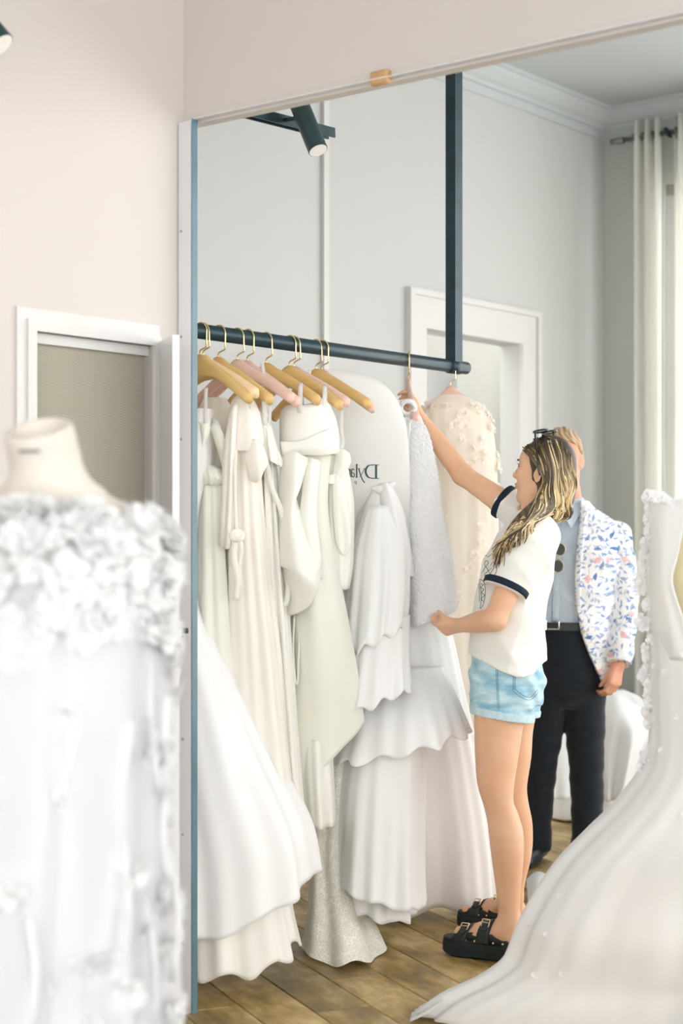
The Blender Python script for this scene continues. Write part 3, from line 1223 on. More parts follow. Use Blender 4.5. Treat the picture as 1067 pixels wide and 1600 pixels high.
def curtain(label, pxa, pxb, waves, seed, x_amp=0.045):
    ya, yb = Y_at(pxa, XC), Y_at(pxb, XC)
    rg = random.Random(seed)
    nx_, nz_ = 120, 24
    v = []
    for j in range(nz_):
        t = j / (nz_ - 1)
        z = zrod + 0.085 - t * (zrod + 0.07)
        for i in range(nx_):
            s = i / (nx_ - 1)
            ph = s * waves * 2 * math.pi
            wob = 0.10 * math.sin(3.1 * s + seed + 2 * t)
            y = ya + (yb - ya) * (s * (1 + 0.05 * t))
            x = XC + x_amp * (1 - 0.25 * t) * math.sin(ph + wob * 6 * t) + 0.008 * math.sin(ph * 2.3 + seed)
            v.append(A(x, y, z))
    f = [(j * nx_ + i, j * nx_ + i + 1, (j + 1) * nx_ + i + 1, (j + 1) * nx_ + i) for j in range(nz_ - 1) for i in range(nx_ - 1)]
    root = empty('curtain', A(XC, (ya + yb) / 2, 0))
    tag(root, label, 'curtain', 'sheer window curtains')
    solid(obj('fabric', mesh('fabric', v, f, True), M['curtain'], root), 0.003)
    for k in range(int(waves * 2)):
        s = (k + 0.5) / (waves * 2)
        c = Vector(A(XC, ya + (yb - ya) * s, zrod))
        pts = [c + Vector(A(0.021 * math.cos(q), 0.008 * math.sin(q), 0.021 * math.sin(q))) for q in np.linspace(0, 2 * math.pi, 17)]
        b = MB().tube(pts, 0.0045, 6, False)
        obj('grommet', b.me('grommet', True), M['steel'], root)
    return root


curtain('white sheer curtain panel hanging beside the room corner', 988, 1033, 3, 1)
curtain('bright white sheer curtain panel at the picture edge by the window', 1052, 1190, 6, 2, 0.055)
pts = [Vector(A(XC, Y_at(1043, XC), zrod)) + Vector(A(0.024 * math.cos(q), 0.012 * math.sin(q), 0.024 * math.sin(q))) for q in np.linspace(0, 2 * math.pi, 21)]
b = MB().tube(pts, 0.008, 8, False)
obj('ring', b.me('ring', True), M['dark_metal'], rod)

# ================================================================== PEOPLE
def pc(lst, hw=True):
    """points and radii from (col, row, half width in px, distance)"""
    return [P(a, b, d) for a, b, r, d in lst], [r * d / FPX for a, b, r, d in lst]


def uz(px, py, D):
    q = P(px, py, D)
    return q[0], q[2]


# ------------------------------------------------------------------ the woman
al = math.radians(25)
WF = np.array([-math.cos(al), math.sin(al), 0])      # the way her body faces
WR = np.array([math.sin(al), math.cos(al), 0])       # her right side, away from the camera
hl = math.radians(30)
HF = nrm([-math.cos(hl), math.sin(hl), 0.16])
HR = nrm([math.sin(hl), math.cos(hl), 0])
HU = np.cross(HR, HF)
HC = np.array(P(852, 737, 5.47))


def H(f, r, u):
    return HC + HF * f + HR * r + HU * u


lo = (0.20, 5.10, -0.01)
hi = (0.86, 6.10, 1.98)
B = Field((0.18, 5.12, 0.0), (0.83, 6.02, 1.98), 0.0046)
# legs
near_leg, near_r = pc([(788, 1060, 40, 5.43), (782, 1100, 40, 5.40), (779, 1130, 38.5, 5.40), (776, 1180, 34, 5.40), (774.5, 1220, 29.5, 5.40), (779, 1256, 23.5, 5.40), (786, 1280, 25, 5.41),
                       (791, 1306, 27, 5.41), (793, 1340, 25, 5.41), (794, 1380, 20.5, 5.41), (795, 1415, 17.5, 5.41), (796, 1440, 17, 5.41)])
B.chain(near_leg, near_r, 0.02)
far_leg, far_r = pc([(806, 1070, 44, 5.56), (798, 1130, 36, 5.58), (797, 1180, 33, 5.60), (796, 1226, 27.5, 5.62), (803, 1255, 22.5, 5.63), (806, 1290, 26, 5.66),
                     (807, 1330, 24, 5.68), (804, 1370, 18, 5.70), (800, 1400, 16, 5.72)])
B.chain(far_leg, far_r, 0.02)


def foot(heel, toe, z, ank, ra):
    """bare foot standing on the sandal bed at height z"""
    heel, toe = np.array(heel), np.array(toe)
    ax = nrm(toe - heel)
    sd = np.array([-ax[1], ax[0], 0])
    L = 0.232
    hp = np.array([heel[0], heel[1], z]) + ax * 0.012
    B.cone(ank, hp + ax * 0.030 + [0, 0, 0.030], ra, 0.030, 0.03)
    B.cone(hp + ax * 0.026 + [0, 0, 0.026], hp + ax * 0.10 + [0, 0, 0.030], 0.027, 0.026, 0.03)
    B.cone(np.array(ank) + ax * 0.012 - [0, 0, 0.02], hp + ax * 0.14 + [0, 0, 0.026], 0.028, 0.020, 0.03)
    for s_ in (-0.022, -0.007, 0.008, 0.022):
        B.cone(hp + ax * 0.09 + sd * s_ * 0.8 + [0, 0, 0.022], hp + ax * 0.170 + sd * s_ * 1.25 + [0, 0, 0.014], 0.018, 0.013, 0.02)
    return hp, ax, sd


def toes(hp, ax, sd, big):
    offs = [0.031, 0.014, 0.001, -0.012, -0.025]
    rr = [0.0125, 0.0090, 0.0085, 0.0080, 0.0075]
    ln = [0.222, 0.220, 0.212, 0.202, 0.190]
    for o_, r_, l_ in zip(offs, rr, ln):
        B.cone(hp + ax * 0.172 + sd * o_ * big + [0, 0, 0.013], hp + ax * (l_ - r_) + sd * o_ * big * 1.05 + [0, 0, r_ + 0.001], r_ * 1.05, r_, 0.004)


n_heel, n_toe = P(807, 1503, floorD(1503)), P(697, 1488.5, floorD(1488.5))
f_heel, f_toe = P(822, 1461, floorD(1461)), P(716, 1447.5, floorD(1447.5))
SOLE = 0.060
nf = foot(n_heel, n_toe, SOLE, P(797, 1445, 5.41), 0.035)
toes(*nf, -1)          # the big toe lies on the far, inner side of her left foot
ff = foot(f_heel, f_toe, SOLE, P(800, 1405, 5.725), 0.034)
toes(*ff, 1)
# trunk under the clothes
ws = []
for py, cx_, a_, b_, D in ((1090, 793, 46, 0.135, 5.47), (1050, 793, 50, 0.145, 5.47), (990, 795, 42, 0.115, 5.46), (940, 802, 42, 0.115, 5.46), (890, 810, 44, 0.13, 5.46), (845, 822, 38, 0.14, 5.46), (815, 832, 24, 0.09, 5.46)):
    q = P(cx_, py, D)
    ws.append((q[2], q[0], q[1], a_ * D / FPX, b_))
B.stack(ws, (WF[0], WF[1]), 0.03)
# neck and head
B.chain([P(834, 815, 5.47), P(840, 785, 5.47), H(-0.012, 0, -0.06)], [0.055, 0.047, 0.050], 0.03)
B.ell(H(-0.006, 0, 0.020), (0.088, 0.072, 0.092), (HF, HR, HU), 0.02)
B.ell(H(0.038, 0, -0.035), (0.054, 0.055, 0.072), (HF, HR, HU), 0.03)
B.ell(H(0.052, 0, 0.035), (0.040, 0.055, 0.042), (HF, HR, HU), 0.02)           # brow and forehead
B.chain([H(0.0, -0.048, -0.062), H(0.045, -0.030, -0.088), H(0.070, 0, -0.098), H(0.045, 0.030, -0.088), H(0.0, 0.048, -0.062)], [0.016, 0.015, 0.017, 0.015, 0.016], 0.025)
B.cone(H(0.086, 0, 0.012), H(0.108, 0, -0.026), 0.007, 0.0085, 0.010)           # nose
B.ell(H(0.101, 0, -0.032), (0.010, 0.014, 0.007), (HF, HR, HU), 0.006)
B.ell(H(0.090, 0, -0.056), (0.010, 0.019, 0.006), (HF, HR, HU), 0.006)           # lips
B.ell(H(0.088, 0, -0.066), (0.010, 0.017, 0.007), (HF, HR, HU), 0.006)
for s_ in (-1, 1):
    B.ell(H(0.062, s_ * 0.040, -0.022), (0.022, 0.020, 0.020), (HF, HR, HU), 0.015)  # cheeks
    B.ell(H(0.078, s_ * 0.032, 0.010), (0.012, 0.014, 0.011), (HF, HR, HU), sub=True)
    B.ell(H(0.070, s_ * 0.031, 0.008), (0.013, 0.015, 0.012), (HF, HR, HU), 0.004)
    # ear
    ec = H(-0.006, s_ * 0.077, -0.008)
    e1 = nrm(HF * -0.9 + HR * s_ * 0.45)
    B.ell(ec, (0.020, 0.007, 0.031), (e1, np.cross(HU, e1), nrm(HU * 0.97 - HF * 0.2)), 0.006)
    B.ell(ec + HR * s_ * 0.009 + HF * 0.004 + HU * 0.003, (0.009, 0.006, 0.016), (HF, HR, HU), sub=True)
# near (left) arm, reaching forward to the dress hem
sh_n, el_n, wr_n = P(824, 850, 5.31), P(773, 968, 5.26), P(719, 977, 5.44)
B.chain([sh_n, np.array(sh_n) * 0.45 + np.array(el_n) * 0.55, el_n], [0.046, 0.042, 0.034], 0.02)
B.chain([el_n, np.array(el_n) * 0.6 + np.array(wr_n) * 0.4, wr_n], [0.036, 0.036, 0.024], 0.02)
fd = nrm(np.array(P(684, 984, 5.50)) - np.array(wr_n))
nt, nth = hand_into(B, wr_n, fd, nrm([0.1, 0.75, 0.5]), nrm([0.2, -0.1, 1.0]), [(0.5, 0.7, 0.4), (0.6, 0.8, 0.5), (0.7, 0.9, 0.5), (0.8, 0.9, 0.5)], 0.04, 0.88, thumb=(0.55, 0.2, 0.45))
# far (right) arm, raised to the hanger
sh_f, el_f, wr_f = P(812, 803, 5.62), P(723, 742, 5.70), P(661, 659, 5.80)
B.chain([sh_f, np.array(sh_f) * 0.5 + np.array(el_f) * 0.5, el_f], [0.050, 0.041, 0.034], 0.02)
B.chain([el_f, np.array(el_f) * 0.62 + np.array(wr_f) * 0.38, wr_f], [0.035, 0.035, 0.024], 0.02)
fd2 = nrm(np.array(P(641, 607, 5.84)) - np.array(wr_f))
hand_into(B, wr_f, fd2, nrm([-0.95, 0.2, 0.1]), nrm([-0.1, -1.0, 0.15]), [(0.15, 0.75, 0.7), (0.2, 0.8, 0.7), (0.25, 0.85, 0.7), (0.3, 0.9, 0.7)], 0.06, 0.86, thumb=(0.5, 0.15, 0.5))
woman = obj('person', B.mesh('person', 2), M['skin_w'])
tag(woman, 'woman in white T-shirt and denim shorts reaching up to a hanger', 'person')
del B

# eyes, lashes, lips
for s_ in (-1, 1):
    F = Field(H(0.078, s_ * 0.031, 0.008) - 0.02, H(0.078, s_ * 0.031, 0.008) + 0.02, 0.0016)
    F.ell(H(0.0765, s_ * 0.032, 0.006), (0.0085, 0.0125, 0.0055), (HF, HR, HU), 0)
    obj('eye', F.mesh('eye'), M['eye_dark'], woman)
    b = MB()
    for t in np.linspace(-1, 1, 9):
        p0 = H(0.084 - 0.006 * t * t, s_ * (0.032 + 0.012 * t), 0.011)
        b.tube([p0, p0 + HF * 0.006 + HU * 0.003 + HR * s_ * 0.003 * t], [0.0009, 0.0003], 4)
    b.tube([H(0.090 - 0.010 * t * t, s_ * (0.034 + 0.018 * t), 0.027 - 0.004 * t * t) for t in np.linspace(-1, 1, 7)], [0.001, 0.002, 0.0026, 0.0026, 0.0024, 0.002, 0.001], 6)
    obj('eyebrow_and_lash', b.me('eyebrow_and_lash'), M['eye_dark'], woman)
F = Field(H(0.09, 0, -0.06) - 0.035, H(0.09, 0, -0.06) + 0.035, 0.002)
F.ell(H(0.0915, 0, -0.0565), (0.010, 0.018, 0.0052), (HF, HR, HU), 0.002)
F.ell(H(0.0895, 0, -0.0655), (0.010, 0.016, 0.0062), (HF, HR, HU), 0.002)
obj('lips', F.mesh('lips'), M['lip'], woman)

# T-shirt
T = Field((0.28, 5.12, 0.86), (0.86, 5.80, 1.58), 0.0046)
ts = []
for py, l_, r_, b_, D in ((1062, 736, 852, 0.165, 5.46), (1030, 733, 850, 0.165, 5.46), (985, 736, 850, 0.16, 5.46), (940, 744, 854, 0.155, 5.46), (895, 752, 862, 0.16, 5.46),
                          (855, 768, 867, 0.178, 5.46), (830, 784, 867, 0.17, 5.46), (812, 800, 861, 0.135, 5.46), (800, 812, 850, 0.07, 5.465)):
    q = P((l_ + r_) / 2, py, D)
    ts.append((q[2], q[0], q[1], (r_ - l_) / 2 * D / FPX, b_))
T.stack(ts, (1, 0), 0.03)
cf_n = np.array(P(789, 921, 5.285))
cf_f = np.array(P(784, 782, 5.645))
dn = nrm(np.array(el_n) - np.array(sh_n))
dff = nrm(np.array(el_f) - np.array(sh_f))
for q0, q1, cf, dd, rr in ((P(832, 842, 5.36), P(816, 868, 5.31), cf_n, dn, (0.080, 0.077, 0.066)), (P(822, 812, 5.56), P(806, 797, 5.62), cf_f, dff, (0.070, 0.060, 0.052))):
    T2 = Field((0.28, 5.12, 0.86), (0.86, 5.80, 1.58), 0.0046)
    T2.chain([q0, q1, cf, cf + dd * 0.08], list(rr) + [rr[2]], 0.0)
    T2.cut(lambda x, y, z: (x - cf[0]) * dd[0] + (y - cf[1]) * dd[1] + (z - cf[2]) * dd[2])
    T.merge((slice(None),) * 3, T2.F, 0.03)
del T2
hemx = [uz(p_, 1040, 5.46)[0] for p_ in (700, 733, 750, 775, 800, 825, 845, 870)]
hemz = [uz(800, q_, 5.46)[1] for q_ in (1018, 1022, 1030, 1043, 1052, 1049, 1033, 1026)]


def tee_cut(x, y, z):
    zh = np.interp(x, hemx, hemz).astype(np.float32)
    return zh - z + 0 * y


def tee_fold(x, y, z):
    t = np.clip((1.30 - z) / 0.25, 0, 1)
    w = 0.010 * np.abs(np.sin(17 * x + 12 * z + 2 * np.sin(9 * z))) * t + 0.008 * np.abs(np.sin(28 * (x * 0.8 + z * 0.5) + 2)) * t - 0.013 * t
    w = w + (0.007 * np.abs(np.sin(22 * (x + z) + 6 * y)) - 0.005) * (1 - t)
    return w + 0.003 * np.sin(90 * z + 25 * x) * np.clip((1.05 - z) / 0.1, 0, 1)


T.warp(lambda x, y, z: tee_fold(x, y, z) - 0.004)
T.cut(tee_cut)
T.ell(P(838, 792, 5.47), (0.066, 0.066, 0.028), sub=True)
tee = obj('t_shirt', T.mesh('t_shirt', 1), M['tee'], woman)
del T
for c_, d_, r_ in ((cf_n, dn, 0.0665), (cf_f, dff, 0.0525)):
    v, f = tube_vf([c_ - d_ * 0.020, c_ - d_ * 0.016, c_ + d_ * 0.000, c_ + d_ * 0.003, c_ + d_ * 0.001, c_ - d_ * 0.012], [r_ + 0.005, r_ + 0.010, r_ + 0.009, r_ + 0.006, r_ + 0.001, r_], 40, False)
    obj('sleeve_band', mesh('sleeve_band', v, f, True), M['navy_band'], tee)


def ray_near(o_, px, py, d0=5.0, off=0.0015):
    """first point of the object along the line of sight, used to lay prints on cloth"""
    me = o_.data
    from mathutils.bvhtree import BVHTree
    key = o_.name
    if key not in _bvh:
        _bvh[key] = BVHTree.FromPolygons([v.co for v in me.vertices], [p.vertices for p in me.polygons])
    org = Vector((0, 0, CAMH))
    d = (Vector(P(px, py, 1.0)) - org).normalized()
    hit = _bvh[key].ray_cast(org, d)
    if hit[0] is None:
        return None
    return hit[0] - d * off


_bvh = {}


def print_line(b, o_, pts, r):
    run = []
    for q in pts:
        h_ = ray_near(o_, q[0], q[1])
        if h_ is None:
            if len(run) > 1:
                b.tube(run, r, 5)
            run = []
        else:
            run.append(h_)
    if len(run) > 1:
        b.tube(run, r, 5)


b = MB()
# script letters over a pair of lips, printed on the chest
for pts in ([(754, 894), (758, 886), (763, 880), (760, 876), (757, 882), (762, 890), (765, 897), (761, 903), (757, 898), (762, 893), (768, 888)],
            [(766, 884), (770, 878), (774, 882), (770, 890), (766, 897), (769, 902), (774, 896), (776, 888), (773, 880)],
            [(755, 872), (759, 868), (763, 870), (768, 866), (773, 868)],
            [(750, 905), (755, 908), (758, 918), (758, 930), (755, 944), (751, 951)], [(749, 905), (750, 915), (752, 930), (751, 945), (750, 951)],
            [(747, 908), (749, 925), (749, 940)], [(751, 912), (755, 914), (751, 918), (756, 921), (752, 926), (757, 930), (752, 935), (755, 940)]):
    print_line(b, tee, [tuple(q) for q in spline([(a_, c_) for a_, c_ in pts], 40)], 0.0011)
if b.v:
    obj('chest_print', b.me('chest_print'), M['ink_grey'], tee)

# denim shorts
S = Field((0.36, 5.20, 0.74), (0.78, 5.78, 1.10), 0.004)
ss = []
for py, l_, r_, b_, D in ((1098, 737, 846, 0.150, 5.47), (1080, 735, 850, 0.158, 5.47), (1060, 733.5, 851, 0.162, 5.47), (1040, 734.5, 847, 0.156, 5.47), (1015, 742, 838, 0.14, 5.47), (990, 750, 830, 0.125, 5.47)):
    q = P((l_ + r_) / 2, py, D)
    ss.append((q[2], q[0], q[1], (r_ - l_) / 2 * D / FPX, b_))
S.stack(ss, (1, 0), 0.03, 2.3)
S.chain([P(787, 1045, 5.425), P(785, 1085, 5.41), P(784.5, 1135, 5.40)], [0.104, 0.106, 0.098], 0.02)
S.chain([P(800, 1085, 5.56), P(795, 1135, 5.58)], [0.100, 0.092], 0.02)
sx_ = [uz(p_, 1100, 5.45)[0] for p_ in (700, 738, 830, 860)]
sz_ = [uz(800, q_, 5.45)[1] for q_ in (1108, 1111, 1125, 1127)]


def shorts_fold(x, y, z):
    return 0.003 * np.sin(70 * z + 18 * x + 4 * np.sin(30 * x)) + 0.002 * np.sin(110 * z - 40 * x)


S.warp(shorts_fold)
S.cut(lambda x, y, z: np.interp(x, sx_, sz_).astype(np.float32) - z)
shorts = obj('shorts', S.mesh('shorts', 1), M['denim'], woman)
del S
C2 = Field((0.36, 5.20, 0.74), (0.78, 5.78, 0.90), 0.0035)
C2.chain([P(785, 1085, 5.41), P(784.5, 1140, 5.40)], [0.110, 0.1045], 0.01)
C2.cut(lambda x, y, z: np.maximum(np.interp(x, sx_, sz_).astype(np.float32) - 0.003 - z, z - np.interp(x, sx_, sz_).astype(np.float32) - 0.024))
obj('rolled_cuff', C2.mesh('rolled_cuff', 1), M['denim_pale'], shorts)
C2 = Field((0.36, 5.20, 0.74), (0.78, 5.78, 0.90), 0.0035)
C2.chain([P(800, 1085, 5.56), P(795, 1140, 5.58)], [0.106, 0.098], 0.01)
C2.cut(lambda x, y, z: np.maximum(np.interp(x, sx_, sz_).astype(np.float32) - 0.001 - z, z - np.interp(x, sx_, sz_).astype(np.float32) - 0.022))
obj('rolled_cuff', C2.mesh('rolled_cuff', 1), M['denim_pale'], shorts)
b = MB()
print_line(b, shorts, [tuple(q) for q in spline([(802, 1052), (802, 1075), (803, 1081), (826, 1094), (842, 1081)], 40)], 0.0009)
print_line(b, shorts, [tuple(q) for q in spline([(805, 1052), (805, 1074), (806, 1078), (826, 1090), (840, 1078)], 40)], 0.0008)
print_line(b, shorts, [(774.5 + 0.1 * i, 1046 + 2 * i) for i in range(33)], 0.0008)
print_line(b, shorts, [(777 + 0.1 * i, 1046 + 2 * i) for i in range(33)], 0.0007)
obj('pocket_stitching', b.me('pocket_stitching'), M['stitch'], shorts)


# sandals
def sandal(heel, toe, hp, ax, sd, outer, name_label=None):
    """platform sandal with two buckled straps; outer = +1 or -1 along sd for the side that shows studs"""
    hp = np.array(hp)
    root_p = np.array([heel[0], heel[1], 0.0])

    def Q(l_, s_, z_):
        return root_p + ax * l_ + sd * s_ + np.array([0, 0, z_])
    L = 0.262
    outl = []
    ctrl = [(0.0, 0.0), (0.006, 0.022), (0.03, 0.034), (0.08, 0.034), (0.15, 0.042), (0.205, 0.047), (0.245, 0.036), (0.262, 0.005), (0.255, -0.022), (0.225, -0.040), (0.18, -0.046), (0.12, -0.038), (0.06, -0.034), (0.02, -0.030), (0.004, -0.014), (0.0, 0.0)]
    cv = spline(ctrl, 64)[:-1]
    n_ = len(cv)
    v, f = [], []
    lay = [(0.003, 0.94), (0.008, 1.0), (0.022, 1.0), (0.024, 0.985), (0.027, 1.0), (0.044, 1.0), (0.047, 0.97), (0.050, 0.985), (0.060, 0.975), (SOLE + 0.002, 0.93)]
    cx0, cy0 = 0.13, 0.0
    for z_, k_ in lay:
        for a_, b_ in cv:
            lift = 0.012 * max(0, (a_ - 0.20) / 0.06) ** 2 if z_ < 0.03 else 0.0
            v.append(Q(cx0 + (a_ - cx0) * k_, cy0 + (b_ - cy0) * k_, z_ + lift))
    for i in range(len(lay) - 1):
        for j in range(n_):
            f.append((i * n_ + j, i * n_ + (j + 1) % n_, (i + 1) * n_ + (j + 1) % n_, (i + 1) * n_ + j))
    f.append(tuple(range(n_ - 1, -1, -1)))
    f.append(tuple(range((len(lay) - 1) * n_, len(lay) * n_)))
    sole = obj('sandal', mesh('sandal', v, f), M['black_sole'], woman)
    hp_off = float((hp - root_p) @ ax)

    def strap(l0, l1, top, w0, nm):
        """band over the foot between two places along it"""
        vv, ff_ = [], []
        m = 22
        for layer in (0.0, 0.004):
            for e, l_ in enumerate((l0, l0 + (l1 - l0) * 0.35, l0 + (l1 - l0) * 0.65, l1)):
                hgt = top[0] + (top[1] - top[0]) * e / 3
                wdt = w0[0] + (w0[1] - w0[0]) * e / 3
                for i in range(m + 1):
                    q = math.pi * i / m
                    s_ = math.cos(q)
                    z_ = math.sin(q)
                    lean = -0.012 * math.sin(q)
                    vv.append(Q(l_ + lean, s_ * (wdt + layer), SOLE - 0.002 + (hgt + layer) * abs(z_) ** 0.75))
        r_ = m + 1
        for lay_ in (0, 1):
            for e in range(3):
                for i in range(m):
                    a_ = lay_ * 4 * r_ + e * r_ + i
                    q4 = (a_, a_ + 1, a_ + r_ + 1, a_ + r_)
                    ff_.append(q4 if lay_ else q4[::-1])
        for i in range(m):
            ff_.append((i, i + 1, 4 * r_ + i + 1, 4 * r_ + i))
            ff_.append((3 * r_ + i, 7 * r_ + i, 7 * r_ + i + 1, 3 * r_ + i + 1))
        o_ = obj(nm, mesh(nm, vv, ff_, True), M['black'], sole)
        # buckle on the outer side
        q = math.radians(52)
        lm = (l0 + l1) / 2
        hm = (top[0] + top[1]) / 2 + 0.007
        wm_ = (w0[0] + w0[1]) / 2 + 0.006
        cpt = Q(lm - 0.010, outer * math.cos(q) * wm_, SOLE + hm * math.sin(q) ** 0.75)
        e1_ = ax
        e2_ = nrm(-sd * outer * math.sin(q) * wm_ + np.array([0, 0, 1]) * math.cos(q) * hm)
        nrm_ = nrm(np.cross(e1_, e2_))
        if nrm_ @ (sd * outer) < 0:
            nrm_ = -nrm_
        hw_, hh_ = 0.013, 0.0125
        loop = [cpt + e1_ * a_ * hw_ + e2_ * c_ * hh_ + nrm_ * 0.004 for a_, c_ in ((-1, -1), (0, -1), (1, -1), (1, 0), (1, 1), (0, 1), (-1, 1), (-1, 0), (-1, -1))]
        bb = MB()
        for i in range(8):
            bb.tube([loop[i], loop[i + 1]], 0.0021, 6)
        bb.tube([cpt - e1_ * 0.011 + nrm_ * 0.005, cpt + e1_ * 0.012 + nrm_ * 0.006], 0.0014, 6)
        obj('buckle', bb.me('buckle'), M['gold'], sole)
        # loose strap end below the buckle
        bb = MB()
        d_ = -e2_
        pts = [cpt + d_ * t * 0.032 + nrm_ * (0.004 + 0.002 * math.sin(3 * t)) for t in np.linspace(0, 1, 6)]
        vv2, ff2 = tube_vf(pts, [0.0115, 0.0115, 0.0115, 0.011, 0.009, 0.004], 10, True, 0.2)
        # flatten across the surface normal
        obj('strap_end', mesh('strap_end', vv2, ff2, True), M['black'], sole)
    strap(0.085, 0.128, (0.072, 0.060), (0.038, 0.041), 'strap')
    strap(0.162, 0.200, (0.050, 0.036), (0.044, 0.046), 'strap')
    # low side wall joining the straps
    vv, ff_ = [], []
    for l_, h_ in ((0.02, 0.012), (0.05, 0.028), (0.085, 0.036), (0.125, 0.030), (0.165, 0.026), (0.20, 0.020), (0.215, 0.008)):
        w_ = float(np.interp(l_, [0, 0.03, 0.08, 0.15, 0.20, 0.24], [0.02, 0.034, 0.035, 0.040, 0.046, 0.036]))
        for dw, zz in ((0.000, -0.008), (0.001, 0.5 * h_), (-0.002, h_), (-0.006, h_), (-0.006, -0.008)):
            vv.append(Q(l_, outer * (w_ + dw), SOLE + zz))
    for i in range(6):
        for j in range(5):
            ff_.append((i * 5 + j, i * 5 + (j + 1) % 5, (i + 1) * 5 + (j + 1) % 5, (i + 1) * 5 + j))
    obj('side_wall', mesh('side_wall', vv, ff_, True), M['black'], sole)
    for l_ in (0.035, 0.068, 0.100, 0.132, 0.164):
        w_ = float(np.interp(l_, [0, 0.03, 0.08, 0.15, 0.20, 0.24], [0.02, 0.034, 0.035, 0.040, 0.046, 0.036]))
        c_ = Q(l_, outer * w_, SOLE + 0.001)
        vv, ff_ = tube_vf([c_, c_ + sd * outer * 0.003, c_ + sd * outer * 0.0055], [0.0048, 0.0042, 0.0016], 10)
        obj('stud', mesh('stud', vv, ff_, True), M['gold'], sole)
    return sole


near_side = 1 if (nf[2] @ np.array([0, -1, 0])) > 0 else -1
tag(sandal(n_heel, n_toe, *nf, near_side), 'black platform sandal with two gold buckles')
tag(sandal(f_heel, f_toe, *ff, near_side), 'black platform sandal')

# ------------------------------------------------------------------ her hair
HB = Field((0.36, 5.18, 1.24), (0.86, 5.66, 1.75), 0.004)
HB.ell(H(-0.010, 0, 0.026), (0.092, 0.083, 0.097), (HF, HR, HU), 0.01)
# keep the face and the ear free
xf_, yf_, zf_ = HC


def face_free(x, y, z):
    f_ = (x - xf_) * HF[0] + (y - yf_) * HF[1] + (z - zf_) * HF[2]
    u_ = (x - xf_) * HU[0] + (y - yf_) * HU[1] + (z - zf_) * HU[2]
    d_ = f_ - (0.018 + 0.45 * np.maximum(u_, 0))
    return np.where(u_ < 0.092, d_, -0.01 + 0 * d_)


HB.cut(face_free)
HB.chain([P(872, 745, 5.43), P(874, 775, 5.42), P(866, 800, 5.41)], [0.052, 0.052, 0.030], 0.03)
HB.chain([P(858, 765, 5.41), P(848, 790, 5.36), P(820, 813, 5.27), P(798, 840, 5.25), P(780, 876, 5.27)], [0.034, 0.036, 0.030, 0.024, 0.008], 0.03)
hme = HB.mesh('hair', 1)
nv = len(hme.vertices)
co = np.empty(nv * 3, np.float32)
hme.vertices.foreach_get('co', co)
co = co.reshape(-1, 3)
dk, bl = np.array(lin((72, 60, 46))[:3]), np.array(lin((206, 176, 122))[:3])
st_ = 0.5 + 0.5 * np.sin(260 * co[:, 0] + 40 * co[:, 2])
kk = np.clip((1.52 - co[:, 2]) / 0.22, 0.0, 1)[:, None] * st_[:, None] * 0.8
cc = dk * (1 - kk) + bl * kk
colour_attr(hme, np.c_[cc, np.ones(nv)])
hair = obj('hair', hme, M['hair'], woman)
del HB
rg = random.Random(11)
LV, LF, LC = [], [], []


def hair_surface(px, py):
    """distance of the hair's outer face at that place"""
    h_ = ray_near(hair, px, py, off=0.0)
    return None if h_ is None else h_.y


def lock(path, r0, col, col2, wav, ph, taper=0.25):
    pts = spline(path, 26)
    out = []
    lastD = None
    n_ = len(pts)
    for i, q in enumerate(pts):
        t = i / (n_ - 1)
        amp = wav * min(1, max(0, (t - 0.12) * 2.2))
        a_ = pts[max(0, i - 1)]
        c_ = pts[min(n_ - 1, i + 1)]
        d_ = np.array([c_[0] - a_[0], c_[1] - a_[1]])
        d_ = d_ / (np.linalg.norm(d_) + 1e-9)
        px = q[0] - d_[1] * amp * math.sin(ph + t * 15)
        py = q[1] + d_[0] * amp * math.sin(ph + t * 15)
        D = hair_surface(px, py)
        if D is None:
            D = lastD if lastD is not None else 5.44
        if lastD is not None:
            D = min(D, lastD * 0.5 + D * 0.5)
            D = min(D, lastD + 0.015)
        lastD = D
        out.append(P(px, py, D - 0.002))
    rad = [r0 * (0.45 + 0.55 * min(1, i / 5)) * (1 - (1 - taper) * max(0, (i / (n_ - 1) - 0.6) / 0.4)) for i in range(n_)]
    v, f = tube_vf(out, rad, 6, True, 0.6)
    base = len(LV)
    LV.extend(v)
    LF.extend([tuple(j + base for j in q) for q in f])
    for i in range(n_):
        t = i / (n_ - 1)
        t = min(1.0, max(0.0, (t - 0.08) * 2.4))
        c3 = np.array(col) * (1 - t) + np.array(col2) * t
        LC.extend([(c3[0], c3[1], c3[2], 1)] * 6)


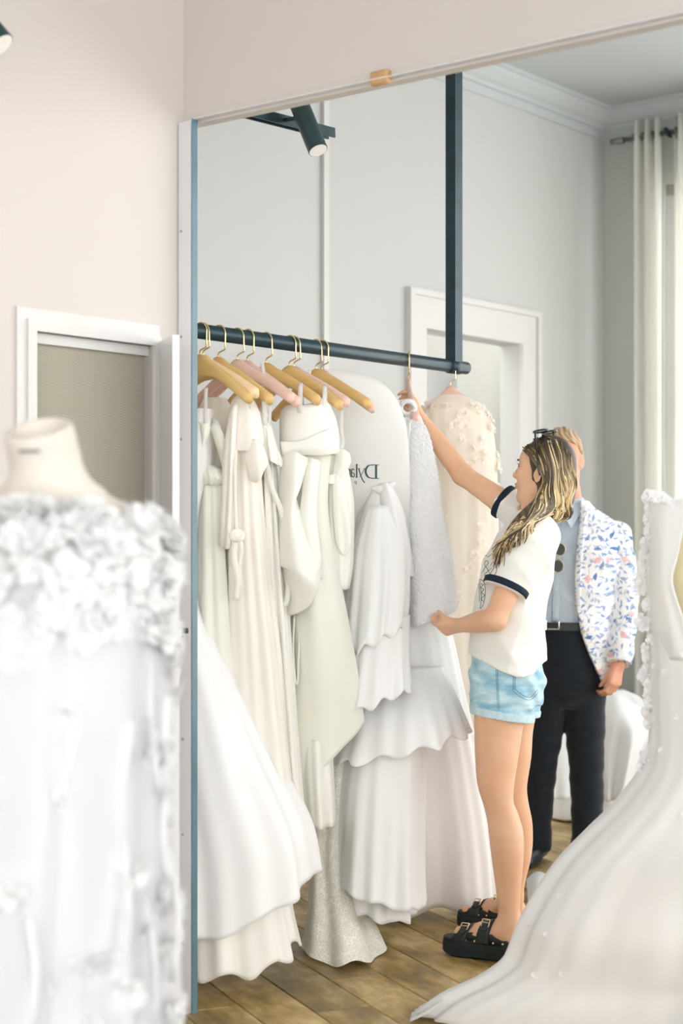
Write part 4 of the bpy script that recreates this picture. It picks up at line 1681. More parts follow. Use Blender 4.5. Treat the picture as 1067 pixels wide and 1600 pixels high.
dark = [lin(c)[:3] for c in ((58, 50, 40), (84, 70, 52), (104, 88, 62))]
blond = [lin(c)[:3] for c in ((196, 168, 116), (222, 198, 150), (236, 216, 176), (180, 152, 98))]
for i in range(360):
    s = min(1, max(0, rg.random() ** 0.85 * 1.04 - 0.02))
    isb = rg.random() < 0.40
    c1 = rg.choice(blond) if isb and rg.random() < 0.3 else rg.choice(dark)
    c2 = rg.choice(blond) if isb or rg.random() < 0.08 else rg.choice(dark)
    top = (822 + 52 * s + rg.uniform(-3, 3), 694 - 12 * math.sin(min(1, s * 1.5) * math.pi / 2) + rg.uniform(-2, 4) + 14 * max(0, s - 0.75) * 4 * (s > 0.75))
    if s > 0.40:
        e2 = (s - 0.40) / 0.60
        top = (846 + 46 * e2 + rg.uniform(-2, 2), 681 + 32 * e2 ** 2.2 + rg.uniform(-2, 3))
    w_ = rg.choice((0.0022, 0.003, 0.004, 0.0065))
    if s < 0.25:         # swept back over the ear and down
        path = [(top[0] - 4, top[1] + 6), (832 + 12 * s * 4, 716 + rg.uniform(-4, 6)), (846 + 20 * s, 742), (846 + 30 * s, 765), (838 + 20 * s, 790), (815 + 16 * s, 816), (793 + 18 * s, 842), (774 + 18 * s + rg.uniform(-6, 8), 868 + rg.uniform(-8, 20))]
    elif s < 0.62:
        e = (s - 0.25) / 0.37
        path = [top, (846 + 24 * e, 712), (852 + 26 * e, 742), (850 + 30 * e, 768), (842 + 34 * e, 790), (822 + 36 * e, 810), (800 + 38 * e, 828 - 8 * e), (782 + 46 * e + rg.uniform(-8, 6), 862 - 36 * e + rg.uniform(-10, 12))]
    else:
        e = (s - 0.62) / 0.38
        path = [top, (871 + 22 * e, 704 + 22 * e), (876 + 20 * e, 738), (876 + 21 * e, 765), (872 + 22 * e, 788), (860 + 28 * e, 804), (842 + 36 * e + rg.uniform(-6, 6), 812 + rg.uniform(-3, 6))]
    lock(path, w_, c1, c2, rg.uniform(3.0, 6.5), rg.uniform(-0.5, 0.5) + s * 5)
# fine loose strands in front of the shoulder
for i in range(26):
    e = i / 25
    path = [(818 + 6 * e, 806 + 6 * e), (802, 822 + 4 * e), (788 - 8 * e, 838 + 10 * e), (774 - 12 * e + rg.uniform(-5, 5), 852 + 34 * e + rg.uniform(-8, 8))]
    lock(path, 0.0014, rg.choice(blond), rg.choice(blond), rg.uniform(1, 3), rg.uniform(0, 6), 0.2)
lm = mesh('hair_lock', LV, LF, True)
colour_attr(lm, LC)
tag(obj('hair_lock', lm, M['hair'], hair), kind='stuff')


# ------------------------------------------------------------------ sunglasses on her head
def frame_ring(b, c, e1, e2, rx, ry, r, n=24):
    pts = [np.array(c) + np.array(e1) * rx * math.cos(q) + np.array(e2) * ry * math.sin(q) for q in np.linspace(0, 2 * math.pi, n + 1)]
    b.tube(pts, r, 6, False)
    return pts


sg = empty('sunglasses', H(0.03, 0, 0.12))
tag(sg, "black sunglasses pushed up on top of the woman's head", 'sunglasses')
gf = nrm(HF * 0.35 + HU * 0.94)       # lenses face up and forward
gu = nrm(np.cross(HR, gf))
gc = HC + HF * 0.022 + HU * 0.131
b = MB()
for s_ in (-1, 1):
    frame_ring(b, gc + HR * s_ * 0.036 - gf * 0.010 * 0, HR, gu, 0.030, 0.024, 0.0032)
b.tube([gc - HR * 0.008, gc + HR * 0.008], 0.003, 6)
obj('frame', b.me('frame', True), M['acetate'], sg)
for s_ in (-1, 1):
    c_ = gc + HR * s_ * 0.036
    vv = [c_ + HR * 0.029 * math.cos(q) + gu * 0.023 * math.sin(q) for q in np.linspace(0, 2 * math.pi, 25)[:-1]]
    vv = [p + gf * 0.001 for p in vv] + [p - gf * 0.001 for p in vv]
    n_ = 24
    obj('lens', mesh('lens', vv, [tuple(range(n_)), tuple(range(2 * n_ - 1, n_ - 1, -1))] + [(i, (i + 1) % n_, n_ + (i + 1) % n_, n_ + i) for i in range(n_)]), M['lens'], sg)
    a0 = c_ + HR * s_ * 0.031
    tp = [a0, a0 + HR * s_ * 0.012 - HU * 0.012, HC - HF * 0.004 + HR * s_ * 0.092 + HU * 0.045, HC - HF * 0.014 + HR * s_ * 0.096 + HU * 0.01, HC - HF * 0.022 + HR * s_ * 0.092 - HU * 0.012]
    b = MB().tube(spline(tp, 14), 0.0034, 6)
    obj('temple', b.me('temple', True), M['acetate'], sg)

# ------------------------------------------------------------------ the man
DM = 6.95
K = Field((0.62, 6.55, 0.0), (1.40, 7.30, 1.84), 0.005)
MH = np.array(P(877, 717, DM))
mf, mr, mu = nrm([-0.25, -0.95, 0.0]), nrm([0.95, -0.25, 0]), np.array([0, 0, 1.0])


def G(f, r, u):
    return MH + mf * f + mr * r + mu * u


K.ell(G(-0.008, 0, 0.020), (0.098, 0.078, 0.100), (mf, mr, mu), 0.02)
K.ell(G(0.035, 0, -0.045), (0.058, 0.060, 0.080), (mf, mr, mu), 0.03)
K.chain([G(0.0, -0.055, -0.065), G(0.045, -0.034, -0.100), G(0.072, 0, -0.112), G(0.045, 0.034, -0.100), G(0.0, 0.055, -0.065)], [0.017, 0.017, 0.020, 0.017, 0.017], 0.025)
K.cone(G(0.085, 0, 0.012), G(0.112, 0, -0.030), 0.008, 0.011, 0.010)
K.ell(G(0.088, 0, -0.066), (0.010, 0.022, 0.010), (mf, mr, mu), 0.006)
for s_ in (-1, 1):
    K.ell(G(0.078, s_ * 0.032, 0.010), (0.012, 0.015, 0.011), (mf, mr, mu), sub=True)
    e1 = nrm(-mf * 0.85 + mr * s_ * 0.5)
    K.ell(G(-0.008, s_ * 0.082, -0.012), (0.022, 0.008, 0.034), (e1, np.cross(mu, e1), mu), 0.006)
    K.ell(G(-0.002, s_ * 0.091, -0.010), (0.010, 0.006, 0.018), (mf, mr, mu), sub=True)
K.chain([P(889, 805, DM + 0.01), P(886, 775, DM), G(-0.012, 0, -0.05)], [0.058, 0.060, 0.060], 0.03)
ms = []
for py, cx_, a_, b_ in ((1075, 886, 0.15, 0.10), (980, 886, 0.155, 0.11), (900, 888, 0.155, 0.095), (840, 889, 0.165, 0.09), (805, 889, 0.09, 0.065)):
    q = P(cx_, py, DM)
    ms.append((q[2], q[0], q[1], a_, b_))
K.stack(ms, (1, 0), 0.03)
for c0_, c1_, c2_, dd_ in ((914, 916, 919, 0.0), (857, 844, 837, 0.03)):
    K.chain([P(c0_, 1085, DM), P(c1_, 1200, DM + dd_), P(c2_, 1325, DM + 2 * dd_)], [0.072, 0.054, 0.040], 0.02)
# arm that hangs on the picture's right, hand showing
m_sh, m_el, m_wr = P(962, 838, DM), P(974, 935, DM - 0.01), P(966, 1038, DM - 0.13)
K.chain([m_sh, m_el, m_wr], [0.055, 0.042, 0.029], 0.02)
l_sh, l_el, l_wr = P(816, 838, DM), P(806, 935, DM + 0.02), P(812, 1036, DM - 0.06)
K.chain([l_sh, l_el, l_wr], [0.055, 0.042, 0.029], 0.02)
hd_ = nrm(np.array(P(957, 1085, DM - 0.16)) - np.array(m_wr))
hand_into(K, m_wr, hd_, nrm([-0.55, 0.75, 0.0]), nrm([-0.85, -0.5, 0.1]), [(0.45, 0.8, 0.5), (0.5, 0.8, 0.5), (0.5, 0.85, 0.5), (0.55, 0.85, 0.5)], 0.03, 0.98, thumb=(0.35, 0.1, 0.3))
hand_into(K, l_wr, nrm([-0.05, -0.05, -1]), nrm([0.55, 0.75, 0.0]), nrm([0.85, -0.5, 0.1]), [(0.4, 0.7, 0.4)] * 4, 0.03, 0.98, thumb=(0.35, 0.1, 0.3))
man = obj('person', K.mesh('person', 2), M['skin_m'])
tag(man, 'man in a blue floral blazer and dark trousers standing behind the woman', 'person')
del K

# hair, short and fair
F = Field(MH - 0.16, MH + 0.17, 0.0036)
F.ell(G(-0.016, 0, 0.030), (0.106, 0.086, 0.105), (mf, mr, mu), 0.0)


def mhair(x, y, z):
    x, y, z = x - MH[0], y - MH[1], z - MH[2]
    f_ = x * mf[0] + y * mf[1]
    line = np.where(f_ > 0.03, 0.055 + (f_ - 0.03) * 0.4, np.where(f_ > -0.02, 0.010 + (f_ + 0.02) * 0.9, -0.045 + 0 * f_))
    return line - z


F.warp(lambda x, y, z: 0.003 * np.sin(160 * x + 60 * z) + 0.002 * np.sin(210 * y + 90 * z))
F.cut(mhair)
hm_ = F.mesh('hair', 1)
n_ = len(hm_.vertices)
co = np.empty(n_ * 3, np.float32)
hm_.vertices.foreach_get('co', co)
co = co.reshape(-1, 3)
k_ = (0.5 + 0.5 * np.sin(300 * co[:, 0] + 130 * co[:, 2] + 3 * np.sin(70 * co[:, 2])))[:, None]
colour_attr(hm_, np.c_[np.array(lin((150, 122, 92))[:3]) * (1 - k_) + np.array(lin((206, 178, 140))[:3]) * k_, np.ones(n_)])
obj('hair', hm_, M['hair'], man)
for s_ in (-1, 1):
    F = Field(G(0.078, s_ * 0.032, 0.008) - 0.02, G(0.078, s_ * 0.032, 0.008) + 0.02, 0.002)
    F.ell(G(0.078, s_ * 0.032, 0.008), (0.010, 0.013, 0.006), (mf, mr, mu), 0)
    obj('eye', F.mesh('eye'), M['eye_dark'], man)

# shirt
F = Field((0.66, 6.68, 0.98), (1.26, 7.22, 1.62), 0.005)
shs = []
for py, cx_, a_, b_ in ((985, 884, 0.178, 0.132), (960, 884, 0.180, 0.134), (900, 886, 0.186, 0.136), (850, 888, 0.190, 0.130), (820, 889, 0.150, 0.105), (805, 889, 0.100, 0.088), (790, 888, 0.076, 0.076), (776, 887, 0.070, 0.070)):
    q = P(cx_, py, DM)
    shs.append((q[2], q[0], q[1], a_, b_))
F.stack(shs, (1, 0), 0.0)
F.warp(lambda x, y, z: 0.008 * np.abs(np.sin(19 * z + 14 * x)) + 0.005 * np.abs(np.sin(34 * (z - x * 0.6))))
shirt = obj('shirt', F.mesh('shirt', 1), M['shirt_blue'], man)
# collar wings and placket
b = MB()
for s_ in (-1, 1):
    n0 = np.array(P(872 + s_ * 3, 806, DM - 0.105))
    pts = [np.array(P(876 + s_ * 24, 774, DM - 0.03)), np.array(P(871 + s_ * 5, 796, DM - 0.10)), np.array(P(872 + s_ * 20, 826, DM - 0.145)), np.array(P(878 + s_ * 30, 800, DM - 0.085))]
    nn_ = nrm(np.cross(pts[1] - pts[0], pts[3] - pts[0]))
    b.add([p + nn_ * 0.002 for p in pts] + [p - nn_ * 0.002 for p in pts], [(0, 1, 2, 3), (7, 6, 5, 4), (0, 4, 5, 1), (1, 5, 6, 2), (2, 6, 7, 3), (3, 7, 4, 0)])
obj('collar', b.me('collar'), M['shirt_blue'], shirt)
b = MB()
pl = [ray_near(shirt, 871 - 3 * i / 20, 800 + 8.6 * i, off=0.003) for i in range(21)]
pl = [p for p in pl if p is not None]
v, f = tube_vf(pl, 0.016, 8, True, 0.12)
obj('placket', mesh('placket', v, f, True), M['shirt_blue'], shirt)
for i in range(2, len(pl), 4):
    c_ = Vector(pl[i])
    v, f = tube_vf([c_ + Vector((0, -0.001, 0)), c_ + Vector((0, -0.005, 0))], [0.0055, 0.005], 12)
    obj('button', mesh('button', v, f), M['white_gloss'], shirt)

# trousers
F = Field((0.62, 6.62, 0.0), (1.30, 7.26, 1.06), 0.005)
tr = []
for py, cx_, a_, b_ in ((1105, 884, 0.120, 0.085), (1085, 885, 0.160, 0.120), (1055, 886, 0.176, 0.134), (1020, 885, 0.178, 0.136), (972, 884, 0.172, 0.130)):
    q = P(cx_, py, DM)
    tr.append((q[2], q[0], q[1], a_, b_))
F.stack(tr, (1, 0), 0.02)
F.chain([P(912, 1075, DM), P(914, 1140, DM), P(916, 1200, DM - 0.01), P(918, 1290, DM), P(919, 1340, DM)], [0.092, 0.084, 0.073, 0.067, 0.067], 0.02)
F.chain([P(858, 1075, DM), P(850, 1140, DM + 0.02), P(844, 1200, DM + 0.03), P(838, 1290, DM + 0.05), P(836, 1335, DM + 0.06)], [0.092, 0.082, 0.070, 0.064, 0.064], 0.02)
F.warp(lambda x, y, z: (0.0016 * np.sin(46 * z + 14 * x) + 0.0012 * np.sin(90 * z - 30 * x)) * np.clip((0.85 - z) / 0.3, 0.15, 1) - 0.004 * np.exp(-((z - 0.1) / 0.05) ** 2))
F.cut(lambda x, y, z: 0.055 - z + 0 * x + 0 * y)
trousers = obj('trousers', F.mesh('trousers', 1), M['navy_trouser'], man)
bz0, bz1 = uz(0, 983, DM)[1], uz(0, 970, DM)[1]
b = MB()
ring = []
for q in np.linspace(0, 2 * math.pi, 49)[:-1]:
    ring.append((math.cos(q), math.sin(q)))
c_ = P(884, 976, DM)
v, f = [], []
for (ro, z_) in ((0.000, bz0), (0.004, bz0), (0.004, bz1), (0.000, bz1)):
    for a_, d_ in ring:
        v.append((c_[0] + a_ * (0.180 + ro), c_[1] + d_ * (0.138 + ro), z_))
for i in range(4):
    for j in range(48):
        f.append((i * 48 + j, i * 48 + (j + 1) % 48, ((i + 1) % 4) * 48 + (j + 1) % 48, ((i + 1) % 4) * 48 + j))
belt = obj('belt', mesh('belt', v, f), M['black'], trousers)
b = MB()
yb_ = DM - 0.152
e = [P(852.5, 970, yb_), P(873, 971, yb_), P(873, 983, yb_), P(856, 983, yb_)]
b.tube([e[0], e[0][:2] + (e[3][2],)], 0.003, 6)
b.tube([e[3], e[2], e[1]], 0.003, 6)
b.tube([P(852.5, 969, yb_), P(852.5, 984, yb_)], 0.004, 6)
obj('buckle', b.me('buckle'), M['silver'], belt)


# shoes
def shoe(c, ax):
    ax = nrm(ax)
    F_ = Field(np.array([c[0] - 0.2, c[1] - 0.2, 0.0]), np.array([c[0] + 0.2, c[1] + 0.2, 0.15]), 0.005)
    c = np.array([c[0], c[1], 0.0])
    F_.chain([c - ax * 0.09 + [0, 0, 0.05], c - ax * 0.02 + [0, 0, 0.055], c + ax * 0.08 + [0, 0, 0.040], c + ax * 0.15 + [0, 0, 0.034]], [0.042, 0.044, 0.042, 0.030], 0.02)
    F_.cut(lambda x, y, z: 0.004 - z + 0 * x + 0 * y)
    return obj('shoe', F_.mesh('shoe', 1), M['black'], man)


shoe(P(919, 1352, DM), np.array([0.15, -1, 0]))
shoe(P(836, 1344, DM + 0.06), np.array([-0.35, -1, 0]))

# blazer
F = Field((0.58, 6.60, 0.72), (1.36, 7.30, 1.62), 0.0046)
js = []
for py, cx_, a_, b_ in ((1082, 886, 0.186, 0.160), (1040, 886, 0.186, 0.160), (985, 886, 0.186, 0.155), (930, 886, 0.190, 0.152), (880, 889, 0.208, 0.153), (845, 889, 0.214, 0.145), (822, 889, 0.205, 0.125), (806, 889, 0.160, 0.110), (792, 888, 0.105, 0.098), (782, 887, 0.088, 0.088)):
    q = P(cx_, py, DM)
    js.append((q[2], q[0], q[1], a_, b_))
F.stack(js, (1, 0), 0.01, 2.4)
F.warp(lambda x, y, z: 0.003 * np.sin(40 * z + 20 * x))
ex_ = [uz(0, p_, DM)[1] for p_ in (1090, 1075, 1045, 1015, 985, 950, 900, 860, 820, 795, 780, 760)]
ew_ = [uz(p_, 0, DM)[0] for p_ in (948, 940, 925, 911, 900, 893, 892, 895, 899, 902, 903, 904)]
mid_ = uz(870, 0, DM)[0]


def blazer_open(x, y, z):
    right = np.interp(z, ex_[::1], ew_[::1]).astype(np.float32)
    left = 2 * mid_ - right
    inside = np.minimum(right - x, x - left)          # positive inside the opening
    return np.minimum(inside, (DM - 0.02) - y)


F.cut(blazer_open)
for sh, el, wr in ((m_sh, m_el, m_wr), (l_sh, l_el, l_wr)):
    J = Field((0.58, 6.60, 0.72), (1.36, 7.30, 1.62), 0.0046)
    wr_, el_ = np.array(wr), np.array(el)
    dd = nrm(wr_ - el_)
    J.chain([np.array(sh) + [0, 0, -0.004], el_, wr_, wr_ + dd * 0.1], [0.069, 0.064, 0.056, 0.055], 0.0)
    J.warp(lambda x, y, z: 0.0022 * np.sin(48 * z + 25 * x) + 0.0012 * np.sin(105 * z - 40 * y))
    cq = wr_ - dd * 0.002
    J.cut(lambda x, y, z: (x - cq[0]) * dd[0] + (y - cq[1]) * dd[1] + (z - cq[2]) * dd[2])
    F.merge((slice(None),) * 3, J.F, 0.004)
del J
ex_s = None
blazer = obj('blazer', F.mesh('blazer', 1), M['floral'], man)
del F
for px, py in ((897.5, 943), (908.5, 987)):
    h_ = ray_near(blazer, px + 3, py, off=0.001)
    if h_ is not None:
        v, f = tube_vf([h_, h_ + Vector((0, -0.004, 0))], [0.0085, 0.0075], 14)
        obj('button', mesh('button', v, f), plain('horn_button', (206, 190, 150), 0.3), blazer)
# lapel edge of the blazer
lp = []
for py in range(792, 950, 6):
    xr = float(np.interp(uz(0, py, DM)[1], ex_[::-1], ew_[::-1])) if ex_[0] > ex_[-1] else float(np.interp(uz(0, py, DM)[1], ex_, ew_))
    h_ = ray_near(blazer, xr * FPX / (DM - 0.14) + CX + 3, py, off=0.0)
    if h_ is not None:
        lp.append(h_ + Vector((0, -0.002, 0)))
if len(lp) > 3:
    v, f = tube_vf(lp, [0.010 + 0.004 * math.sin(3.1 * i / len(lp)) for i in range(len(lp))], 8, True, 0.3)
    obj('lapel', mesh('lapel', v, f, True), M['floral'], blazer)

# sunglasses folded over his shirt front, hanging upright
s2 = empty('sunglasses', P(871, 868, DM - 0.16))
tag(s2, "dark green round sunglasses hooked on the man's shirt front", 'sunglasses')
for px, py in ((874.5, 858.5), (871.5, 884.5)):
    c_ = np.array(P(px, py, DM - 0.165))
    e1, e2 = np.array([1.0, 0.12, 0]), np.array([0, 0, 1.0])
    n_ = 24
    vv = [c_ + e1 * 0.0225 * math.cos(q) + e2 * 0.0245 * math.sin(q) for q in np.linspace(0, 2 * math.pi, n_ + 1)[:-1]]
    vv = [p + np.array([0, -0.001, 0]) for p in vv] + [p + np.array([0, 0.001, 0]) for p in vv]
    obj('lens', mesh('lens', vv, [tuple(range(n_)), tuple(range(2 * n_ - 1, n_ - 1, -1))] + [(i, (i + 1) % n_, n_ + (i + 1) % n_, n_ + i) for i in range(n_)]), M['lens'], s2)
    b = MB()
    frame_ring(b, c_, e1, e2, 0.0235, 0.0255, 0.0016)
    obj('rim', b.me('rim', True), M['gold'], s2)
b = MB().tube([P(873.5, 868, DM - 0.166), P(872.5, 875, DM - 0.166)], 0.0018, 6)
obj('bridge', b.me('bridge', True), M['gold'], s2)
b = MB().tube([P(872, 848, DM - 0.165), P(868, 838, DM - 0.15), P(866, 826, DM - 0.12)], 0.002, 6)
obj('temple', b.me('temple', True), M['gold'], s2)

# ================================================================== HANGERS
def hanger_body_me(half=0.212):
    """contoured hanger, lying along local y, neck at the origin top"""
    rows, n = 41, 14
    v, f = [], []
    for i in range(rows):
        s = -1 + 2 * i / (rows - 1)
        a = abs(s)
        y = s * half
        zt = -0.002 - 0.012 * a - 0.115 * max(0, a - 0.10) ** 1.2 + 0.014 * math.exp(-(a / 0.13) ** 2)
        hgt = 0.040 + 0.030 * math.exp(-(a / 0.20) ** 2) - 0.004 * a
        wid = 0.009 + 0.016 * max(0, a - 0.35) ** 1.2
        if a > 0.965:
            k = math.sqrt(max(0.02, 1 - ((a - 0.965) / 0.036) ** 2))
            hgt *= k
            wid *= k
        cz = zt - 0.5 * hgt
        for j in range(n):
            q = 2 * math.pi * j / n
            cx_, cz_ = math.cos(q), math.sin(q)
            cx_ = math.copysign(abs(cx_) ** 0.7, cx_)
            cz_ = math.copysign(abs(cz_) ** 0.7, cz_)
            v.append((wid * cx_ + 0.012 * a * a, y, cz + hgt / 2 * cz_))
    for i in range(rows - 1):
        for j in range(n):
            f.append((i * n + j, i * n + (j + 1) % n, (i + 1) * n + (j + 1) % n, (i + 1) * n + j))
    f.append(tuple(range(n - 1, -1, -1)))
    f.append(tuple(range((rows - 1) * n, rows * n)))
    return mesh('hanger_body', v, f, True)


def hook_me(drop):
    """brass hook with a cranked shank; origin at the neck, rail centre is drop above"""
    R = 0.0275
    pts = []
    for q in np.linspace(-0.45, math.pi, 16):
        pts.append((0, R * -math.cos(q) * -1, drop + R * math.sin(q)))
    pts = [(0, R * math.cos(q), drop + R * math.sin(q)) for q in np.linspace(-0.5, math.pi, 18)]
    pts += [(0, -R, drop - 0.012), (0, -R, drop - 0.046), (0, -R * 0.93, drop - 0.049), (0, -0.004, drop - 0.056), (0, 0, drop - 0.060), (0, 0, 0.004), (0, 0, -0.012)]
    b = MB().tube(pts, 0.0026, 8)
    b.tube([(0, 0, 0.0), (0, 0, 0.006)], [0.006, 0.005], 10)
    return b.me('hook', True)


HDROP = 0.080
body_me = {}
for kname in ('wood', 'wood_pale', 'pink'):
    me_ = hanger_body_me()
    me_.materials.append(M[kname])
    body_me[kname] = me_
hook_ = hook_me(HDROP)
hook_.materials.append(M['brass'])
phi0 = math.atan2(EX[1], EX[0])        # local x along the rail, local y across it


def hanger(px, kname, label, yaw=0.0, tilt=0.0, dz=0.0):
    X = X_at(px, YR)
    root = empty('hanger', A(X, YR, ZR - HDROP + 0.0235 - 0.0247 + dz))
    root.rotation_euler = (tilt, 0, phi0 + yaw)
    tag(root, label, 'hanger', 'velvet and wooden hangers on the rail')
    for nm, me_ in (('hanger_body', body_me[kname]), ('hook', hook_)):
        o = bpy.data.objects.new(nm, me_)
        link(o, root)
    return root


HANG = [(312, 'wood', 'honey wooden hanger right at the mirror edge'),
        (318, 'wood_pale', 'pale hanger second from the mirror edge'),
        (341, 'wood', 'honey wooden hanger with white string, third from the mirror edge'),
        (371, 'pink', 'pink hanger in front, fourth from the mirror edge'),
        (386, 'pink', 'pink hanger half hidden behind the first pink one'),
        (416, 'wood', 'honey hanger with clear ribbon over its neck'),
        (452, 'wood', 'large honey hanger above the folded satin collar'),
        (460, 'pink', 'pink hanger just behind the one above the satin collar'),
        (494, 'wood', 'honey hanger beside the frosted garment bag'),
        (503, 'pink', 'pink hanger whose arm goes into the frosted garment bag')]
for i, (px, kn, lb) in enumerate(HANG):
    hanger(px, kn, lb, yaw=random.Random(i + 3).uniform(-0.06, 0.06), tilt=[0.03, -0.05, 0.02, -0.03, 0.02, -0.04, 0.0, -0.05, -0.06, 0.0][i])
hanger(638, 'pink', "pink hanger held end-on in the woman's raised hand", yaw=-0.86, tilt=0.10, dz=0.004)
hanger(704, 'pink', 'pink hanger at the rail end, holding the cream floral gown', yaw=0.25).scale = (0.9, 0.70, 1)


def ribbon(pts, w, name, mat, parent, n=18):
    """flat ribbon, broad across the line of sight"""
    q = spline(pts, n)
    v, f = [], []
    for i, p in enumerate(q):
        t = np.array(q[min(i + 1, n - 1)]) - np.array(q[max(0, i - 1)])
        s = nrm(np.cross(t, [0.25, 1, 0]))
        p = np.array(p)
        for k_ in (-1, 1):
            v.append(p + s * w / 2 * k_ + np.array([0, -0.0006, 0]))
        for k_ in (1, -1):
            v.append(p + s * w / 2 * k_ + np.array([0, 0.0006, 0]))
    for i in range(n - 1):
        for j in range(4):
            f.append((i * 4 + j, i * 4 + (j + 1) % 4, (i + 1) * 4 + (j + 1) % 4, (i + 1) * 4 + j))
    f += [(3, 2, 1, 0), ((n - 1) * 4, (n - 1) * 4 + 1, (n - 1) * 4 + 2, (n - 1) * 4 + 3)]
    return obj(name, mesh(name, v, f, True), mat, parent)


def sheet(name, mat, parent, rows, thick=0.003, nu=24, nv=24, ripple=(0, 0, 0), double=True):
    """draped piece of cloth through a grid of control points"""
    R = [spline(r, nu) for r in rows]
    V = []
    cols = [spline([R[i][j] for i in range(len(R))], nv) for j in range(nu)]
    for i in range(nv):
        for j in range(nu):
            p = np.array(cols[j][i])
            if ripple[0]:
                p = p + np.array([0, -1, 0]) * ripple[0] * math.sin(j / (nu - 1) * ripple[1] * 6.283 + ripple[2]) * (i / (nv - 1))
            V.append(p)
    f = [(i * nu + j, (i + 1) * nu + j, (i + 1) * nu + j + 1, i * nu + j + 1) for i in range(nv - 1) for j in range(nu - 1)]
    o = obj(name, mesh(name, V, f, True), mat, parent)
    solid(o, thick)
    return o


def thing(name, loc, label, cat, group=None):
    return tag(empty(name, loc), label, cat, group)


GROUP = 'wedding gowns hanging on the rail'

# ---- gown 1: wide satin skirt by the mirror edge
g1 = thing('wedding_gown', P(330, 1480, 5.2), 'white satin ball gown with wide flared skirt beside the mirror edge', 'gown', GROUP)
gown('bodice', M['white_satin'], g1, [(640, 300, 332, 5.03, 0.05), (720, 290, 330, 5.04, 0.07), (800, 285, 312, 5.05, 0.07), (900, 268, 303, 5.08, 0.09)], rows=20, n=60, amp=(0.02, 0.06), seed=1)
o, _ = gown('skirt', M['white_satin'], g1, [(880, 258, 298, 5.03, 0.06), (930, 250, 305, 5.04, 0.09), (1040, 250, 353, 5.06, 0.13), (1190, 250, 421, 5.07, 0.18), (1335, 250, 484, 5.09, 0.22), (1400, 250, 492, 5.10, 0.24)],
           rows=70, n=200, fold=(5, 8, 13), amp=(0.02, 0.12), seed=4, hem=lambda c, s: 0.215 + 0.155 * max(0, c) ** 1.5 + 0.02 * math.sin(5 * c))
solid(o, 0.004)
o, _ = gown('underskirt', M['ivory'], g1, [(1240, 262, 400, 5.12, 0.15), (1350, 260, 440, 5.12, 0.19), (1450, 258, 456, 5.13, 0.21), (1500, 256, 466, 5.13, 0.22)],
           rows=40, n=200, fold=(6, 11, 17), amp=(0.05, 0.10), seed=7, hem=lambda c, s: 0.075 + 0.016 * math.sin(9 * math.atan2(s, c)) + 0.05 * max(0, c) ** 2)
solid(o, 0.004)

# ---- gown 2: knotted straps, narrow column
g2 = thing('wedding_gown', P(330, 1450, 5.16), 'ivory gown with a ruffled band bodice, left of the satin-strap gown', 'gown', GROUP)
gown('bodice_band', M['ivory_green'], g2, [(728, 312, 336, 5.06, 0.05), (735, 306, 346, 5.06, 0.07), (748, 307, 350, 5.06, 0.08), (758, 312, 344, 5.06, 0.06)], rows=18, n=80, fold=(9, 14), amp=(0.05, 0.10), seed=2)
o, _ = gown('skirt', M['ivory_green'], g2, [(754, 312, 346, 5.08, 0.06), (840, 308, 352, 5.09, 0.07), (1000, 304, 366, 5.10, 0.09), (1200, 302, 392, 5.12, 0.13), (1420, 302, 420, 5.15, 0.17)], rows=50, n=110, fold=(5, 9), amp=(0.10, 0.14), seed=9, hem=lambda c, s: 0.16)
solid(o)
ribbon([P(322, 640, 5.0), P(319, 680, 5.0), P(317, 720, 5.02), P(322, 735, 5.02)], 0.020, 'strap', M['ivory_green'], g2)
sheet('neck_drape', M['ivory_green'], g2, [[P(308, 655, 4.98), P(318, 662, 4.97), P(328, 656, 4.98)], [P(309, 680, 4.99), P(318, 688, 4.97), P(327, 676, 4.98)], [P(308, 712, 5.0), P(314, 712, 4.99), P(320, 700, 5.0)], [P(307, 735, 5.02), P(311, 735, 5.01), P(315, 730, 5.02)]])
ribbon([P(328, 660, 5.03), P(334, 664, 5.0), P(344, 690, 4.99), P(352, 716, 5.0), P(356, 735, 5.02)], 0.034, 'strap', M['ivory_green'], g2)

# ---- a plain lace-topped gown behind the ruffled one
gx = thing('wedding_gown', P(345, 1400, 5.3), 'plain ivory gown with a gathered neckline half hidden behind the front gowns', 'gown', GROUP)
o, _ = gown('bodice', M['ivory_warm'], gx, [(622, 318, 352, 5.20, 0.03), (640, 310, 362, 5.20, 0.06), (680, 306, 366, 5.20, 0.07), (730, 308, 362, 5.20, 0.07)], rows=20, n=90, fold=(7, 12), amp=(0.05, 0.10), seed=15)
o, _ = gown('skirt', M['ivory_green'], gx, [(725, 310, 360, 5.21, 0.06), (900, 306, 366, 5.22, 0.08), (1200, 300, 390, 5.25, 0.11), (1400, 300, 410, 5.27, 0.13)], rows=40, n=100, fold=(6, 10), amp=(0.08, 0.14), seed=16, hem=lambda c, s: 0.2)

